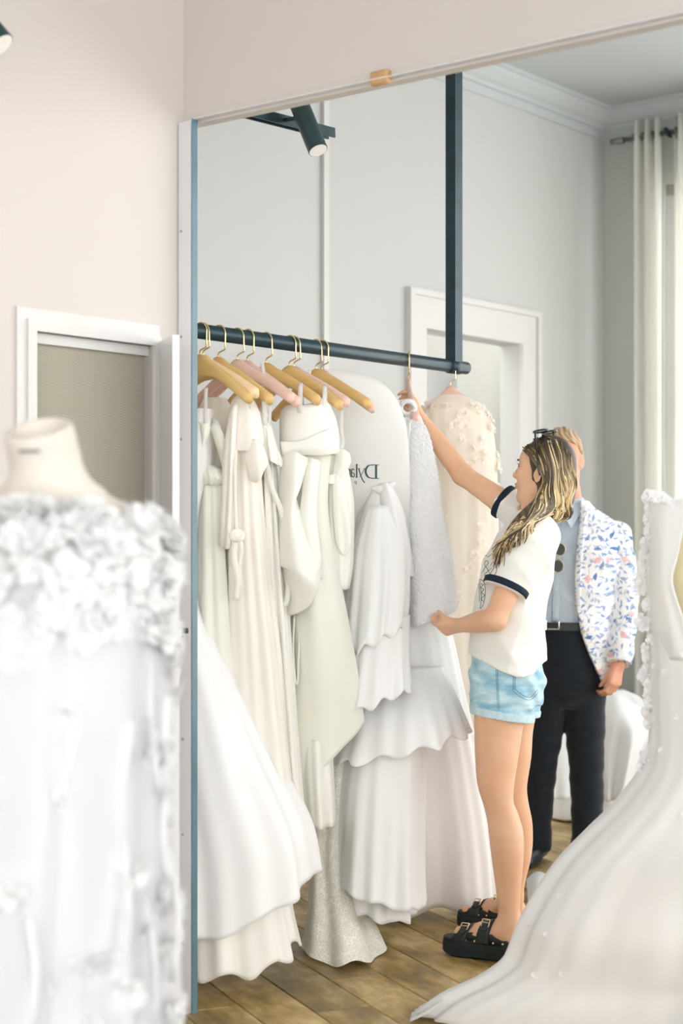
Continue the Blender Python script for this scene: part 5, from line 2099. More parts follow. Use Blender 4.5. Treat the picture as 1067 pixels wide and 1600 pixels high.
# ---- gown 3: smooth satin with straps and a long tie
g3 = thing('wedding_gown', P(400, 1350, 5.15), 'warm ivory satin gown with draped panels and a long knotted tie', 'gown', GROUP)
o, _ = gown('bodice', M['ivory_warm'], g3, [(616, 372, 388, 5.06, 0.02), (626, 362, 398, 5.06, 0.05), (650, 356, 408, 5.06, 0.07), (690, 352, 414, 5.06, 0.08), (706, 354, 411, 5.06, 0.075)], rows=24, n=90, fold=(4, 7), amp=(0.04, 0.07), seed=12)
o, _ = gown('skirt', M['ivory_warm'], g3, [(700, 356, 404, 5.08, 0.06), (800, 354, 412, 5.09, 0.07), (900, 352, 424, 5.11, 0.08), (1000, 352, 438, 5.13, 0.10), (1100, 354, 450, 5.15, 0.12), (1280, 366, 476, 5.18, 0.16), (1340, 370, 482, 5.2, 0.17)], rows=60, n=140, fold=(5, 9, 14), amp=(0.08, 0.13), seed=13, hem=lambda c, s: 0.30 + 0.02 * c)
solid(o)
sheet('side_drape', M['ivory_warm'], g3, [[P(384, 690, 5.0), P(398, 686, 4.98), P(410, 694, 4.99)], [P(384, 720, 4.99), P(402, 718, 4.97), P(419, 722, 4.98)], [P(390, 742, 5.0), P(404, 745, 4.98), P(412, 736, 4.99)], [P(394, 752, 5.01), P(400, 754, 5.0), P(406, 750, 5.0)]])
sheet('front_panel', M['ivory_warm'], g3, [[P(360, 640, 4.99), P(364, 632, 4.98), P(372, 626, 4.98)], [P(350, 700, 4.98), P(360, 700, 4.96), P(368, 692, 4.97)], [P(346, 780, 5.0), P(356, 790, 4.98), P(366, 780, 4.98)], [P(343, 850, 5.02), P(352, 858, 5.0), P(362, 855, 5.01)]], ripple=(0.008, 2, 0))
# the tie: two tails from a knot
ribbon([P(368, 700, 4.97), P(367, 760, 4.96), P(369, 830, 4.96)], 0.012, 'tie', M['ivory_warm'], g3)
kn = Field(np.array(P(370, 837, 4.95)) - 0.05, np.array(P(370, 837, 4.95)) + 0.05, 0.003)
kc = np.array(P(370, 837, 4.95))
ring_ = [kc + np.array([0.018 * math.cos(q), -0.004 + 0.006 * math.sin(2 * q), 0.014 * math.sin(q)]) for q in np.linspace(0, 2 * math.pi, 15)]
kn.chain(ring_, [0.007] * 15, 0.003, 2)
kn.ell(kc, (0.013, 0.010, 0.012), None, 0.004)
obj('knot', kn.mesh('knot', 1), M['ivory_warm'], g3)
ribbon([P(368, 842, 4.95), P(365, 870, 4.955), P(371, 905, 4.96), P(368, 938, 4.97)], 0.022, 'tie', M['ivory_warm'], g3)
ribbon([P(374, 842, 4.95), P(377, 860, 4.95), P(373, 890, 4.96), P(377, 920, 4.97)], 0.016, 'tie', M['ivory_warm'], g3)

# ---- gown 4: flutter sleeves, pleated column
g4 = thing('wedding_gown', P(440, 1300, 5.28), 'ivory gown with pleated flutter sleeves between two satin gowns', 'gown', GROUP)
gown('sleeve', M['ivory'], g4, [(648, 412, 420, 5.12, 0.02), (670, 409, 426, 5.12, 0.04), (700, 408, 434, 5.12, 0.05), (720, 407, 441, 5.12, 0.06), (728, 409, 440, 5.12, 0.06)], rows=24, n=100, fold=(8, 13), amp=(0.05, 0.18), seed=21, hem=lambda c, s: P(0, 722 + 8 * c, 5.12)[2])
o, _ = gown('skirt', M['ivory'], g4, [(700, 408, 428, 5.18, 0.05), (740, 408, 432, 5.18, 0.06), (900, 410, 446, 5.19, 0.08), (1000, 418, 454, 5.20, 0.09), (1130, 430, 464, 5.22, 0.11), (1270, 436, 476, 5.25, 0.13)], rows=50, n=120, fold=(7, 12), amp=(0.14, 0.18), seed=22, hem=lambda c, s: 0.44)
solid(o)
ribbon([P(412, 640, 5.08), P(414, 700, 5.08), P(424, 760, 5.1), P(440, 800, 5.11), P(452, 870, 5.12), P(448, 938, 5.14), P(441, 945, 5.14)], 0.018, 'sash', M['ivory'], g4)

# ---- gown 5: folded satin collar and cascading drape
g5 = thing('wedding_gown', P(490, 1270, 5.4), 'ivory gown with a broad folded satin collar and cascading ruffle drape', 'gown', GROUP)
o, _ = gown('collar', M['ivory'], g5, [(630, 447, 505, 5.22, 0.075), (640, 440, 515, 5.22, 0.09), (660, 437, 524, 5.22, 0.10), (685, 437, 528, 5.22, 0.105), (704, 438, 528, 5.22, 0.10), (710, 442, 524, 5.22, 0.09)], rows=30, n=120, fold=(3, 5), amp=(0.02, 0.03), seed=31,
             ztop_fn=lambda c, s: 0.030 * max(0, c) ** 2 - 0.012)
solid(o, 0.006)
sheet('collar_fold', M['ivory'], g5, [[P(438, 690, 5.12), P(470, 689, 5.105), P(500, 676, 5.11), P(527, 664, 5.14)], [P(440, 704, 5.115), P(472, 700, 5.10), P(502, 697, 5.105), P(528, 690, 5.135)], [P(442, 712, 5.13), P(474, 710, 5.115), P(504, 711, 5.12), P(527, 708, 5.14)]], 0.005)
o, _ = gown('skirt', M['ivory_green'], g5, [(700, 446, 518, 5.26, 0.07), (800, 452, 512, 5.27, 0.08), (900, 456, 520, 5.28, 0.10), (1000, 457, 538, 5.30, 0.12), (1100, 458, 553, 5.32, 0.10), (1180, 460, 564, 5.34, 0.07), (1245, 462, 570, 5.36, 0.06)], rows=60, n=140, fold=(3, 5, 8), amp=(0.05, 0.08), seed=33,
             hem=lambda c, s: P(0, 1248, 5.3)[2] + 0.12 * (c + 1))
solid(o)
o, _ = gown('underskirt', M['ivory'], g5, [(1150, 466, 518, 5.38, 0.10), (1230, 470, 522, 5.39, 0.12), (1284, 474, 524, 5.40, 0.13)], rows=20, n=100, fold=(6, 10), amp=(0.08, 0.14), seed=35)
solid(o)
sheet('cascade', M['ivory'], g5, [[P(440, 700, 5.14), P(460, 704, 5.10), P(474, 712, 5.11), P(488, 715, 5.16)],
                                 [P(436, 770, 5.14), P(455, 770, 5.09), P(468, 760, 5.10), P(472, 752, 5.15)],
                                 [P(436, 830, 5.13), P(452, 822, 5.08), P(460, 800, 5.09), P(462, 778, 5.14)],
                                 [P(437, 880, 5.12), P(462, 882, 5.06), P(482, 880, 5.08), P(498, 872, 5.14)],
                                 [P(441, 888, 5.14), P(466, 900, 5.06), P(488, 904, 5.07), P(500, 890, 5.14)],
                                 [P(446, 930, 5.17), P(470, 930, 5.10), P(492, 926, 5.11), P(500, 905, 5.17)],
                                 [P(450, 962, 5.19), P(466, 958, 5.15), P(482, 948, 5.16), P(492, 934, 5.19)]], 0.004, 30, 40)
sheet('cascade', M['ivory'], g5, [[P(478, 712, 5.15), P(488, 716, 5.13), P(500, 720, 5.15)], [P(470, 790, 5.14), P(482, 800, 5.12), P(494, 800, 5.15)], [P(466, 840, 5.14), P(486, 850, 5.11), P(500, 860, 5.14)], [P(480, 900, 5.15), P(492, 905, 5.13), P(503, 905, 5.16)]], 0.004)
ribbon([P(460, 960, 5.22), P(458, 1010, 5.22), P(461, 1062, 5.22), P(465, 1064, 5.22), P(467, 1010, 5.22), P(468, 960, 5.23)], 0.007, 'hanging_loop', M['ivory'], g5, 24)

# ---- gown 6: bow-tied straps, lace skirt with a train on the floor
g6 = thing('wedding_gown', P(540, 1440, 5.6), 'ivory gown with bow-tied straps and a lace train lying on the floor', 'gown', GROUP)
o, _ = gown('bodice', M['ivory'], g6, [(690, 514, 524, 5.34, 0.03), (720, 508, 540, 5.34, 0.05), (800, 506, 552, 5.35, 0.07), (880, 508, 550, 5.36, 0.08), (920, 512, 544, 5.36, 0.08)], rows=30, n=90, fold=(5, 8), amp=(0.08, 0.14), seed=41)
solid(o)
o, _ = gown('lace_skirt', M['lace'], g6, [(880, 514, 556, 5.52, 0.06), (1000, 512, 562, 5.56, 0.07), (1150, 500, 560, 5.60, 0.08), (1300, 484, 552, 5.60, 0.12), (1360, 482, 566, 5.58, 0.17), (1410, 476, 588, 5.56, 0.23), (1436, 470, 600, 5.56, 0.26)], rows=60, n=120, fold=(5, 9), amp=(0.05, 0.09), seed=43, hem=lambda c, s: 0.015 + 0.012 * math.sin(6 * c))
sheet('bow', M['ivory'], g6, [[P(506, 735, 5.28), P(516, 742, 5.26), P(528, 738, 5.27)], [P(504, 752, 5.28), P(514, 756, 5.25), P(526, 756, 5.27)]], 0.004)
sheet('bow_tail', M['ivory'], g6, [[P(520, 742, 5.265), P(527, 742, 5.26), P(533, 748, 5.27)], [P(520, 790, 5.27), P(532, 794, 5.26), P(543, 790, 5.27)], [P(524, 840, 5.275), P(538, 846, 5.27), P(549, 838, 5.28)], [P(528, 858, 5.28), P(538, 868, 5.275), P(546, 856, 5.28)]], 0.003, ripple=(0.006, 1.5, 0))
sheet('bow_tail', M['ivory'], g6, [[P(526, 704, 5.28), P(536, 702, 5.27), P(546, 708, 5.28)], [P(522, 730, 5.27), P(534, 728, 5.26), P(548, 722, 5.27)], [P(520, 745, 5.27), P(528, 746, 5.265), P(538, 742, 5.27)]], 0.003)
ribbon([P(534, 640, 5.32), P(533, 672, 5.31), P(536, 690, 5.30), P(530, 708, 5.29)], 0.014, 'strap', M['bag_clear'], g6)

# ---- gown 7: tiered organza
g8 = thing('wedding_gown', P(640, 1440, 5.8), 'tiered white organza gown with a one-shoulder knot and layered flounces', 'gown', GROUP)
gown('bodice', M['organza'], g8, [(752, 588, 606, 5.55, 0.03), (775, 572, 622, 5.55, 0.06), (820, 556, 636, 5.55, 0.08), (880, 548, 644, 5.55, 0.09), (900, 548, 646, 5.55, 0.09)], rows=26, n=90, fold=(5, 9), amp=(0.05, 0.08), seed=51)
o, _ = gown('skirt', M['organza'], g8, [(860, 556, 640, 5.70, 0.08), (985, 548, 700, 5.76, 0.10), (1090, 546, 722, 5.80, 0.12), (1230, 540, 750, 5.88, 0.13), (1380, 536, 771, 5.97, 0.13), (1440, 538, 774, 6.02, 0.13)], rows=60, n=200, fold=(7, 12, 19), amp=(0.03, 0.06), seed=52, hem=lambda c, s: 0.045 + 0.02 * math.sin(7 * c))
solid(o)
for i, st in enumerate(([(790, 572, 618, 5.50, 0.05), (860, 550, 638, 5.48, 0.08), (940, 540, 640, 5.47, 0.12), (1012, 534, 634, 5.46, 0.15)],
                        [(960, 544, 640, 5.46, 0.11), (1040, 528, 640, 5.46, 0.14), (1098, 516, 642, 5.46, 0.17)],
                        [(1040, 552, 690, 5.70, 0.08), (1080, 540, 704, 5.62, 0.16), (1130, 526, 718, 5.58, 0.21), (1176, 514, 730, 5.57, 0.24)])):
    hz = [P(0, 1000, 5.5)[2], P(0, 1094, 5.5)[2], P(0, 1170, 5.5)[2]][i]
    o, _ = gown('flounce', M['organza'], g8, st, rows=24, n=180, fold=(6, 11, 17), amp=(0.02, 0.10), seed=60 + i, hem=lambda c, s, h_=hz: h_ - 0.05 * max(0, -c) + 0.05 * max(0, c) + 0.012 * math.sin(11 * math.atan2(s, c)))
    solid(o, 0.003)
o, _ = gown('overskirt', M['organza'], g8, [(1130, 546, 668, 5.58, 0.16), (1250, 530, 664, 5.58, 0.20), (1380, 520, 662, 5.58, 0.24), (1425, 516, 664, 5.58, 0.26)], rows=50, n=180, fold=(6, 10, 17), amp=(0.03, 0.08), seed=66, hem=lambda c, s: 0.20 - 0.045 * c + 0.006 * math.sin(9 * math.atan2(s, c)))
solid(o, 0.003)
o, _ = gown('lining', M['organza'], g8, [(1250, 540, 650, 5.64, 0.17), (1400, 528, 646, 5.64, 0.22), (1440, 526, 646, 5.64, 0.23)], rows=30, n=160, fold=(8, 13), amp=(0.05, 0.10), seed=67, hem=lambda c, s: 0.13 - 0.03 * c + 0.007 * math.sin(8 * math.atan2(s, c)))
solid(o, 0.003)
sheet('shoulder_drape', M['organza'], g8, [[P(592, 756, 5.5), P(604, 754, 5.48), P(614, 762, 5.5)], [P(598, 800, 5.47), P(616, 804, 5.44), P(632, 812, 5.48)], [P(604, 860, 5.46), P(624, 866, 5.43), P(642, 872, 5.48)], [P(612, 900, 5.47), P(630, 910, 5.45), P(642, 898, 5.49)]], 0.003, ripple=(0.010, 2, 0))
kc = np.array(P(598, 766, 5.50))
F = Field(kc - 0.06, kc + 0.06, 0.004)
F.ell(kc, (0.022, 0.016, 0.020), None, 0.004)
F.chain([kc, kc + np.array([0.035, 0, 0.022])], [0.014, 0.010], 0.01)
F.chain([kc, kc + np.array([-0.030, 0, 0.006])], [0.014, 0.008], 0.01)
obj('knot', F.mesh('knot', 1), M['organza'], g8)

# ---- frosted garment bag with the house name
bg_st = [(577, 506, 530, 5.52, 0.012), (586, 504, 572, 5.52, 0.030), (602, 503, 602, 5.52, 0.040), (632, 503, 624, 5.53, 0.045), (680, 504, 637, 5.54, 0.05), (760, 506, 641, 5.56, 0.05), (840, 512, 640, 5.64, 0.04), (960, 530, 630, 5.78, 0.03)]
bag = thing('garment_bag', P(575, 960, 5.7), 'frosted white garment bag printed with dark lettering', 'garment bag')
o, BV = gown('bag_body', M['bag'], bag, bg_st, rows=60, n=120, fold=(3, 5), amp=(0.0, 0.02), seed=71)


def bag_face(px, py):
    h_ = ray_near(o, px, py, off=0.0025)
    return h_


def stroke(b, pts, w0, w1=None, n=12):
    """flat printed stroke lying on the bag"""
    w1 = w0 if w1 is None else w1
    q = spline(pts, n) if len(pts) > 2 else [np.array(pts[0], float) * (1 - t) + np.array(pts[1], float) * t for t in np.linspace(0, 1, n)]
    v, f = [], []
    for i, p in enumerate(q):
        a = q[max(0, i - 1)]
        c = q[min(n - 1, i + 1)]
        d = np.array([c[0] - a[0], c[1] - a[1]])
        d = d / (np.linalg.norm(d) + 1e-9)
        # heavy uprights, light horizontals
        w = w0 * abs(d[1]) + w1 * (1 - abs(d[1]))
        for k_ in (-0.5, 0.5):
            h_ = bag_face(p[0] - d[1] * w * k_, p[1] + d[0] * w * k_)
            if h_ is None:
                return
            v.append(h_)
    f = [(2 * i, 2 * i + 1, 2 * i + 3, 2 * i + 2) for i in range(n - 1)]
    b.add(v, f)


b = MB()
# reversed 'Dylan': D with its stem on the right, then y l a n running left
stroke(b, [(587.5, 727), (587.5, 747)], 3.4)
stroke(b, [(592, 726.6), (580, 726.2)], 1.1)
stroke(b, [(592, 747.6), (580, 747.4)], 1.1)
stroke(b, [(584, 726.4), (576, 727.5), (571.8, 733), (571.8, 740), (576, 746), (584, 747.4)], 3.2, 1.1, 24)
stroke(b, [(569.5, 732.5), (565.5, 740), (562.6, 745.5)], 1.0)
stroke(b, [(560.5, 732.5), (563.0, 741), (566.5, 750), (570, 754.5)], 1.7, 1.0, 16)
stroke(b, [(571.5, 732.4), (567.5, 732.2)], 0.9)
stroke(b, [(562.5, 732.4), (558.5, 732.2)], 0.9)
stroke(b, [(557.2, 725), (557.2, 745.4)], 2.1)
stroke(b, [(559.2, 745.8), (555.2, 745.8)], 0.9)
stroke(b, [(557.2, 725.4), (559.4, 726.4)], 0.9)
stroke(b, [(553.4, 734.5), (551.4, 732.6), (549.4, 734.5), (549.4, 745.6)], 1.8, 1.0, 16)
stroke(b, [(549.6, 738.4), (552.8, 739.6), (553.8, 743), (552.0, 745.6), (549.8, 743.6)], 1.5, 0.9, 16)
stroke(b, [(547, 733), (547, 745.6)], 1.8)
stroke(b, [(546.6, 735), (544.2, 732.8), (542.4, 735.5), (542.4, 745.6)], 1.7, 1.0, 14)
# small second line 'P A R'
stroke(b, [(556.6, 751.6), (556.6, 757.2)], 0.9)
stroke(b, [(556.4, 751.8), (553.8, 752.4), (554.2, 754.6), (556.4, 754.8)], 0.8, 0.6)
stroke(b, [(549.2, 757.2), (547.0, 751.6)], 0.9)
stroke(b, [(544.8, 757.2), (547.0, 751.6)], 0.7)
stroke(b, [(540.2, 751.6), (540.2, 757.2)], 0.9)
stroke(b, [(540.0, 751.8), (537.6, 752.6), (538.0, 754.4), (540.0, 754.6)], 0.8, 0.6)
stroke(b, [(539.4, 754.6), (537.2, 757.2)], 0.8)
obj('printed_lettering', b.me('printed_lettering'), M['ink'], bag)

# ---- nubbly white short gown in the woman's hands
g9 = thing('short_gown', P(670, 985, 5.7), 'white nubbly boucle short dress held out by the woman', 'dress')
bst = [(650, 630, 656, 5.72, 0.02), (660, 628, 660, 5.70, 0.03), (685, 627, 669, 5.66, 0.045), (740, 629, 681, 5.66, 0.05), (780, 632, 687, 5.66, 0.05), (800, 634, 688, 5.655, 0.05), (860, 636, 701, 5.65, 0.055), (920, 640, 710, 5.64, 0.06), (968, 645, 712, 5.62, 0.06)]
o9, BV = gown('dress_body', M['boucle'], g9, bst, rows=70, n=120, fold=(4, 7), amp=(0.02, 0.09), seed=81, hem=lambda c, s: P(0, 968 - 14 * c, 5.60)[2])
solid(o9, 0.006)
# tufts of the yarn, standing off the cloth
rg = random.Random(82)
tv, tf = [], []
Rn, Nn = BV.shape[:2]
for k in range(5200):
    i, j = rg.uniform(0.5, Rn - 2), rg.randrange(Nn)
    i0 = int(i)
    p = BV[i0, j] * (1 - (i - i0)) + BV[i0 + 1, j] * (i - i0) + (BV[i0, (j + 1) % Nn] - BV[i0, j]) * rg.random()
    if p[1] > 5.68:
        continue
    c = BV[i0].mean(0)
    nrm_ = nrm([p[0] - c[0], (p[1] - c[1]) * 3 - 0.05, 0.02])
    r = rg.uniform(0.004, 0.0085)
    p = p + nrm_ * 0.003
    ax3 = [nrm([rg.uniform(-1, 1) for _ in range(3)])]
    base = len(tv)
    u_ = nrm(np.cross(nrm_, ax3[0]))
    w_ = np.cross(nrm_, u_)
    tv += [p + u_ * r, p + w_ * r, p - u_ * r, p - w_ * r, p + nrm_ * r * 1.1]
    tf += [(base, base + 1, base + 4), (base + 1, base + 2, base + 4), (base + 2, base + 3, base + 4), (base + 3, base, base + 4)]
tag(obj('yarn_tufts', mesh('yarn_tufts', tv, tf, True), M['boucle'], g9), kind='stuff')
ribbon([P(633, 652, 5.58), P(632, 690, 5.58), P(634, 722, 5.58), P(638, 690, 5.575), P(641, 655, 5.575)], 0.008, 'hanging_loop', M['bag_clear'], g9, 24)
b = MB()
hq = np.array(P(637.5, 637, 5.69))
b.tube([hq + np.array([0.024 * math.cos(q), -0.012 * math.sin(q + 0.6), 0.022 * math.sin(q)]) for q in np.linspace(0, 2 * math.pi, 25)], 0.0085, 8)
obj('strap', b.me('strap', True), M['boucle'], g9)
b = MB()
print_line(b, o9, [(638 + 4 * t, 775 + 60 * t) for t in np.linspace(0, 1, 18)], 0.003)
obj('zip', b.me('zip'), plain('zip_tape', (176, 172, 140), 0.6), g9)


# ---- blossoms shared by the flowered gowns
def blossom_me(name, mat, r, petals=6, seed=0, cup=0.35):
    rg_ = random.Random(seed)
    v, f = [], []
    for lay in range(2):
        for k in range(petals - lay):
            a = 2 * math.pi * (k + 0.4 * lay) / (petals - lay) + rg_.uniform(-0.2, 0.2)
            L = r * (1.0 - 0.3 * lay) * rg_.uniform(0.85, 1.15)
            W = L * 0.42
            up = cup + 0.5 * lay + rg_.uniform(-0.15, 0.2)
            d = np.array([math.cos(a), math.sin(a), 0])
            s = np.array([-math.sin(a), math.cos(a), 0])
            z = np.array([0, 0, 1.0])
            base = len(v)
            for t, wv, h_ in ((0.08, 0.25, 0.0), (0.45, 0.9, 0.6), (0.8, 1.0, 0.95), (1.0, 0.45, 0.9 + rg_.uniform(-0.2, 0.2))):
                for q in (-1, 0, 1):
                    v.append(d * L * t + s * W * wv * q + z * (L * up * h_ + (0.12 * L if q else 0) * wv))
            for i in range(3):
                for j in range(2):
                    o_ = base + i * 3 + j
                    f.append((o_, o_ + 1, o_ + 4, o_ + 3))
    me_ = mesh(name, v, f, True)
    me_.materials.append(mat)
    return me_


BL = [blossom_me('blossom', M['petal'], 0.030, 6, s) for s in range(3)]
BC = [blossom_me('blossom', M['petal_cream'], 0.022, 5, s + 9) for s in range(3)]


def put_blossom(parent, me_, p, n_, scale, rg_):
    n_ = Vector(n_).normalized()
    o_ = bpy.data.objects.new('blossom', me_)
    q = n_.to_track_quat('Z', 'Y')
    sp = Matrix.Rotation(rg_.uniform(0, 6.28), 4, 'Z')
    o_.matrix_world = Matrix.Translation(Vector(p) - parent.location) @ q.to_matrix().to_4x4() @ sp @ Matrix.Scale(scale, 4)
    link(o_, parent)
    return o_


def on_grid(V, i, j):
    """point and outward direction on a gown grid"""
    n_ = V.shape[1]
    i0 = min(int(i), V.shape[0] - 2)
    j0 = int(j) % n_
    p = V[i0, j0]
    t1_ = V[i0, (j0 + 1) % n_] - V[i0, j0 - 1]
    t2_ = V[i0 + 1, j0] - V[max(0, i0 - 1), j0]
    nn_ = np.cross(t1_, t2_)
    c = V[i0].mean(0)
    if nn_ @ (p - c) < 0:
        nn_ = -nn_
    return p, nrm(nn_)


# ---- cream floral gown at the end of the rail
g10 = thing('wedding_gown', P(715, 1230, 6.1), 'cream tulle gown with blossoms on the shoulders at the rail end', 'gown', GROUP)
o, V10 = gown('dress_body', M['cream_tulle'], g10, [(617, 686, 722, 6.04, 0.03), (624, 672, 740, 6.04, 0.05), (640, 662, 756, 6.04, 0.08), (662, 660, 768, 6.04, 0.09), (740, 662, 776, 6.05, 0.10), (850, 664, 778, 6.06, 0.11), (1000, 664, 774, 6.08, 0.13), (1230, 664, 776, 6.10, 0.15)], rows=60, n=120, fold=(6, 10, 17), amp=(0.03, 0.12), seed=91)
rg = random.Random(92)
for k in range(150):
    i = 2 + 40 * rg.random() ** 1.7
    j = rg.randrange(120)
    p, n_ = on_grid(V10, i, j)
    if n_[1] > 0.35:
        continue
    put_blossom(g10, BC[k % 3], p, n_ + np.array([0, 0, 0.2]), rg.uniform(0.5, 1.1), rg)

# clear hanging ribbons that hold the gowns on their hangers
for par, pts, w_ in ((g2, [(322, 606, 4.97), (321, 640, 4.97), (322, 735, 5.0)], 0.012),
                     (g3, [(390, 612, 5.0), (392, 640, 5.0), (396, 660, 5.02)], 0.010),
                     (g4, [(411, 610, 5.06), (413, 640, 5.06), (415, 668, 5.08)], 0.014),
                     (g4, [(423, 618, 5.08), (421, 650, 5.08), (418, 672, 5.10)], 0.012),
                     (g5, [(468, 646, 5.125), (469, 620, 5.125), (470, 599, 5.15), (471, 620, 5.19), (470, 646, 5.20)], 0.016),
                     (g5, [(506, 645, 5.165), (507, 622, 5.16), (508, 602, 5.19), (509, 622, 5.24), (508, 645, 5.25)], 0.014),
                     (g4, [(409, 566, 5.16), (411, 585, 5.13), (409, 606, 5.14)], 0.014),
                     (g6, [(484, 578, 5.38), (481, 600, 5.36), (480, 615, 5.37)], 0.012)):
    ribbon([P(*q) for q in pts], w_, 'hanging_ribbon', M['bag_clear'], par)

# ================================================================== FLOWERED GOWN ON A DRESS FORM, by the camera on the left
DL = 2.80
form = thing('dress_form', P(62, 2100, DL), 'cream dress form with a hollow neck wearing a flowered gown by the doorway', 'dress form')
ax0, ax1 = np.array(P(88, 806, DL)), np.array(P(62, 680, DL - 0.055))
axd = nrm(ax1 - ax0)
F = Field((-0.80, 2.45, 0.75), (-0.20, 3.15, 1.64), 0.006)
F.chain([ax0, ax0 * 0.5 + ax1 * 0.5, ax1], [0.074, 0.062, 0.0585], 0.04)
fs = []
for py, c_, a_, b_ in ((1400, 60, 0.17, 0.12), (1150, 60, 0.13, 0.10), (1000, 62, 0.155, 0.115), (900, 64, 0.175, 0.12), (840, 66, 0.188, 0.12), (806, 70, 0.178, 0.10), (788, 76, 0.135, 0.085), (770, 80, 0.085, 0.07)):
    q = P(c_, py, DL)
    fs.append((q[2], q[0], q[1], a_, b_))
F.stack(fs, (1, 0), 0.05)
F.cut(lambda x, y, z: (x - ax1[0]) * axd[0] + (y - ax1[1]) * axd[1] + (z - ax1[2]) * axd[2] - 0.014)
F.ell(ax1 + axd * 0.016, (0.043, 0.043, 0.050), (nrm(np.cross(axd, [0, 1, 0])), nrm(np.cross(axd, np.cross(axd, [0, 1, 0]))), axd), sub=True)
fobj = obj('torso', F.mesh('torso', 2), M['form'], form)
b = MB()
print_line(b, fobj, [(30 + 1.5 * i, 705 + 1.5 * math.sin(i * 1.1)) for i in range(0, 24, 2)], 0.0022)
obj('neck_label', b.me('neck_label'), M['ink_grey'], fobj)
b = MB().tube([P(62, 1400, DL), (P(62, 0, DL)[0], DL, 0.03)], 0.018, 14)
b.tube([(P(62, 0, DL)[0], DL, 0.0), (P(62, 0, DL)[0], DL, 0.02), (P(62, 0, DL)[0], DL, 0.03)], [0.17, 0.17, 0.03], 32)
obj('stand', b.me('stand', True), M['steel'], form)

gl = thing('wedding_gown', P(62, 2080, DL), 'blurred white gown thick with blossoms on the cream dress form', 'gown', 'flowered gowns on dress forms')
o, VL = gown('bodice', M['tulle_grey'], gl, [(804, -40, 186, DL, 0.14), (812, -90, 232, DL, 0.165), (832, -126, 250, DL, 0.185), (880, -146, 262, DL, 0.20), (960, -142, 256, DL, 0.205), (1040, -134, 248, DL, 0.20)], rows=40, n=140, fold=(7, 13), amp=(0.01, 0.04), seed=101)
o, VS = gown('skirt', M['tulle_grey'], gl, [(1000, -128, 240, DL, 0.20), (1100, -136, 244, DL, 0.21), (1250, -146, 246, DL, 0.23), (1450, -160, 248, DL, 0.26), (1700, -200, 258, DL, 0.30), (2090, -260, 290, DL, 0.36)], rows=80, n=220, fold=(9, 15, 23), amp=(0.08, 0.15), seed=103)
for k, (sd_, al_) in enumerate(((105, 1.05), (107, 1.09))):
    gown('overlay', M['tulle_sheer'], gl, [(900 + 40 * k, -136 * al_, 246 * al_, DL, 0.205 * al_), (1100, -146 * al_, 244 * al_, DL, 0.23 * al_), (1400, -166 * al_, 246 * al_, DL, 0.27 * al_), (1700, -206 * al_, 252 * al_, DL, 0.31 * al_), (2080, -266, 290, DL, 0.38)], rows=60, n=220, fold=(7, 12, 19), amp=(0.04, 0.12), seed=sd_)
BS = [blossom_me('blossom', M['petal_soft'], 0.030, 6, s) for s in range(3)]
rg = random.Random(110)
cnt = 0
while cnt < 190:
    i = 1 + 34 * rg.random() ** 1.1
    p, n_ = on_grid(VL, i, rg.randrange(140))
    if n_[1] > 0.3:
        continue
    put_blossom(gl, BS[cnt % 3], p + n_ * 0.004, n_ + np.array([0, 0, 0.25]), rg.uniform(0.7, 1.35), rg)
    cnt += 1
while cnt < 275:
    i = 2 + 50 * rg.random()
    p, n_ = on_grid(VS, i, rg.randrange(220))
    if n_[1] > 0.2:
        continue
    put_blossom(gl, BS[cnt % 3], p + n_ * 0.022, n_ + np.array([0, 0, -0.4]), rg.uniform(0.6, 1.1), rg)
    cnt += 1
# long loose petals strung down the skirt
for k in range(60):
    j = rg.randrange(220)
    i = rg.uniform(0, 34)
    p, n_ = on_grid(VS, i, j)
    if n_[1] > 0.1:
        continue
    p = p + n_ * 0.030
    ribbon([p, p + np.array([rg.uniform(-0.02, 0.02), -0.01, -0.10]), p + np.array([rg.uniform(-0.03, 0.03), 0.0, -0.22])], rg.uniform(0.012, 0.03), 'streamer', M['petal_soft'], gl, 8)

# ================================================================== FLOWERED GOWN WITH TRAIN, picture's right
DR = 4.60
form2 = thing('dress_form', P(1130, 1560, DR), 'pale linen dress form showing through the open back of the trained gown', 'dress form')
F = Field((0.84, 4.30, 0.80), (1.34, 4.92, 1.62), 0.006)
fs = []
for py, c_, a_, b_ in ((1130, 1134, 0.165, 0.12), (1010, 1134, 0.125, 0.10), (950, 1132, 0.130, 0.105), (890, 1130, 0.145, 0.115), (830, 1132, 0.150, 0.105), (790, 1134, 0.120, 0.08), (765, 1136, 0.06, 0.06)):
    q = P(c_, py, DR)
    fs.append((q[2], q[0], q[1], a_, b_))
F.stack(fs, (1, 0), 0.03)
F.chain([P(1136, 790, DR), P(1136, 740, DR)], [0.062, 0.055], 0.04)
obj('torso', F.mesh('torso', 1), M['form_tan'], form2)
b = MB().tube([P(1134, 1100, DR), (P(1134, 0, DR)[0], DR, 0.03)], 0.018, 14)
b.tube([(P(1134, 0, DR)[0], DR, 0.0), (P(1134, 0, DR)[0], DR, 0.02), (P(1134, 0, DR)[0], DR, 0.03)], [0.16, 0.16, 0.03], 32)
obj('stand', b.me('stand', True), M['steel'], form2)

gr = thing('wedding_gown', P(1050, 1580, DR), 'white flowered gown whose tulle train sweeps across the floor', 'gown', 'flowered gowns on dress forms')
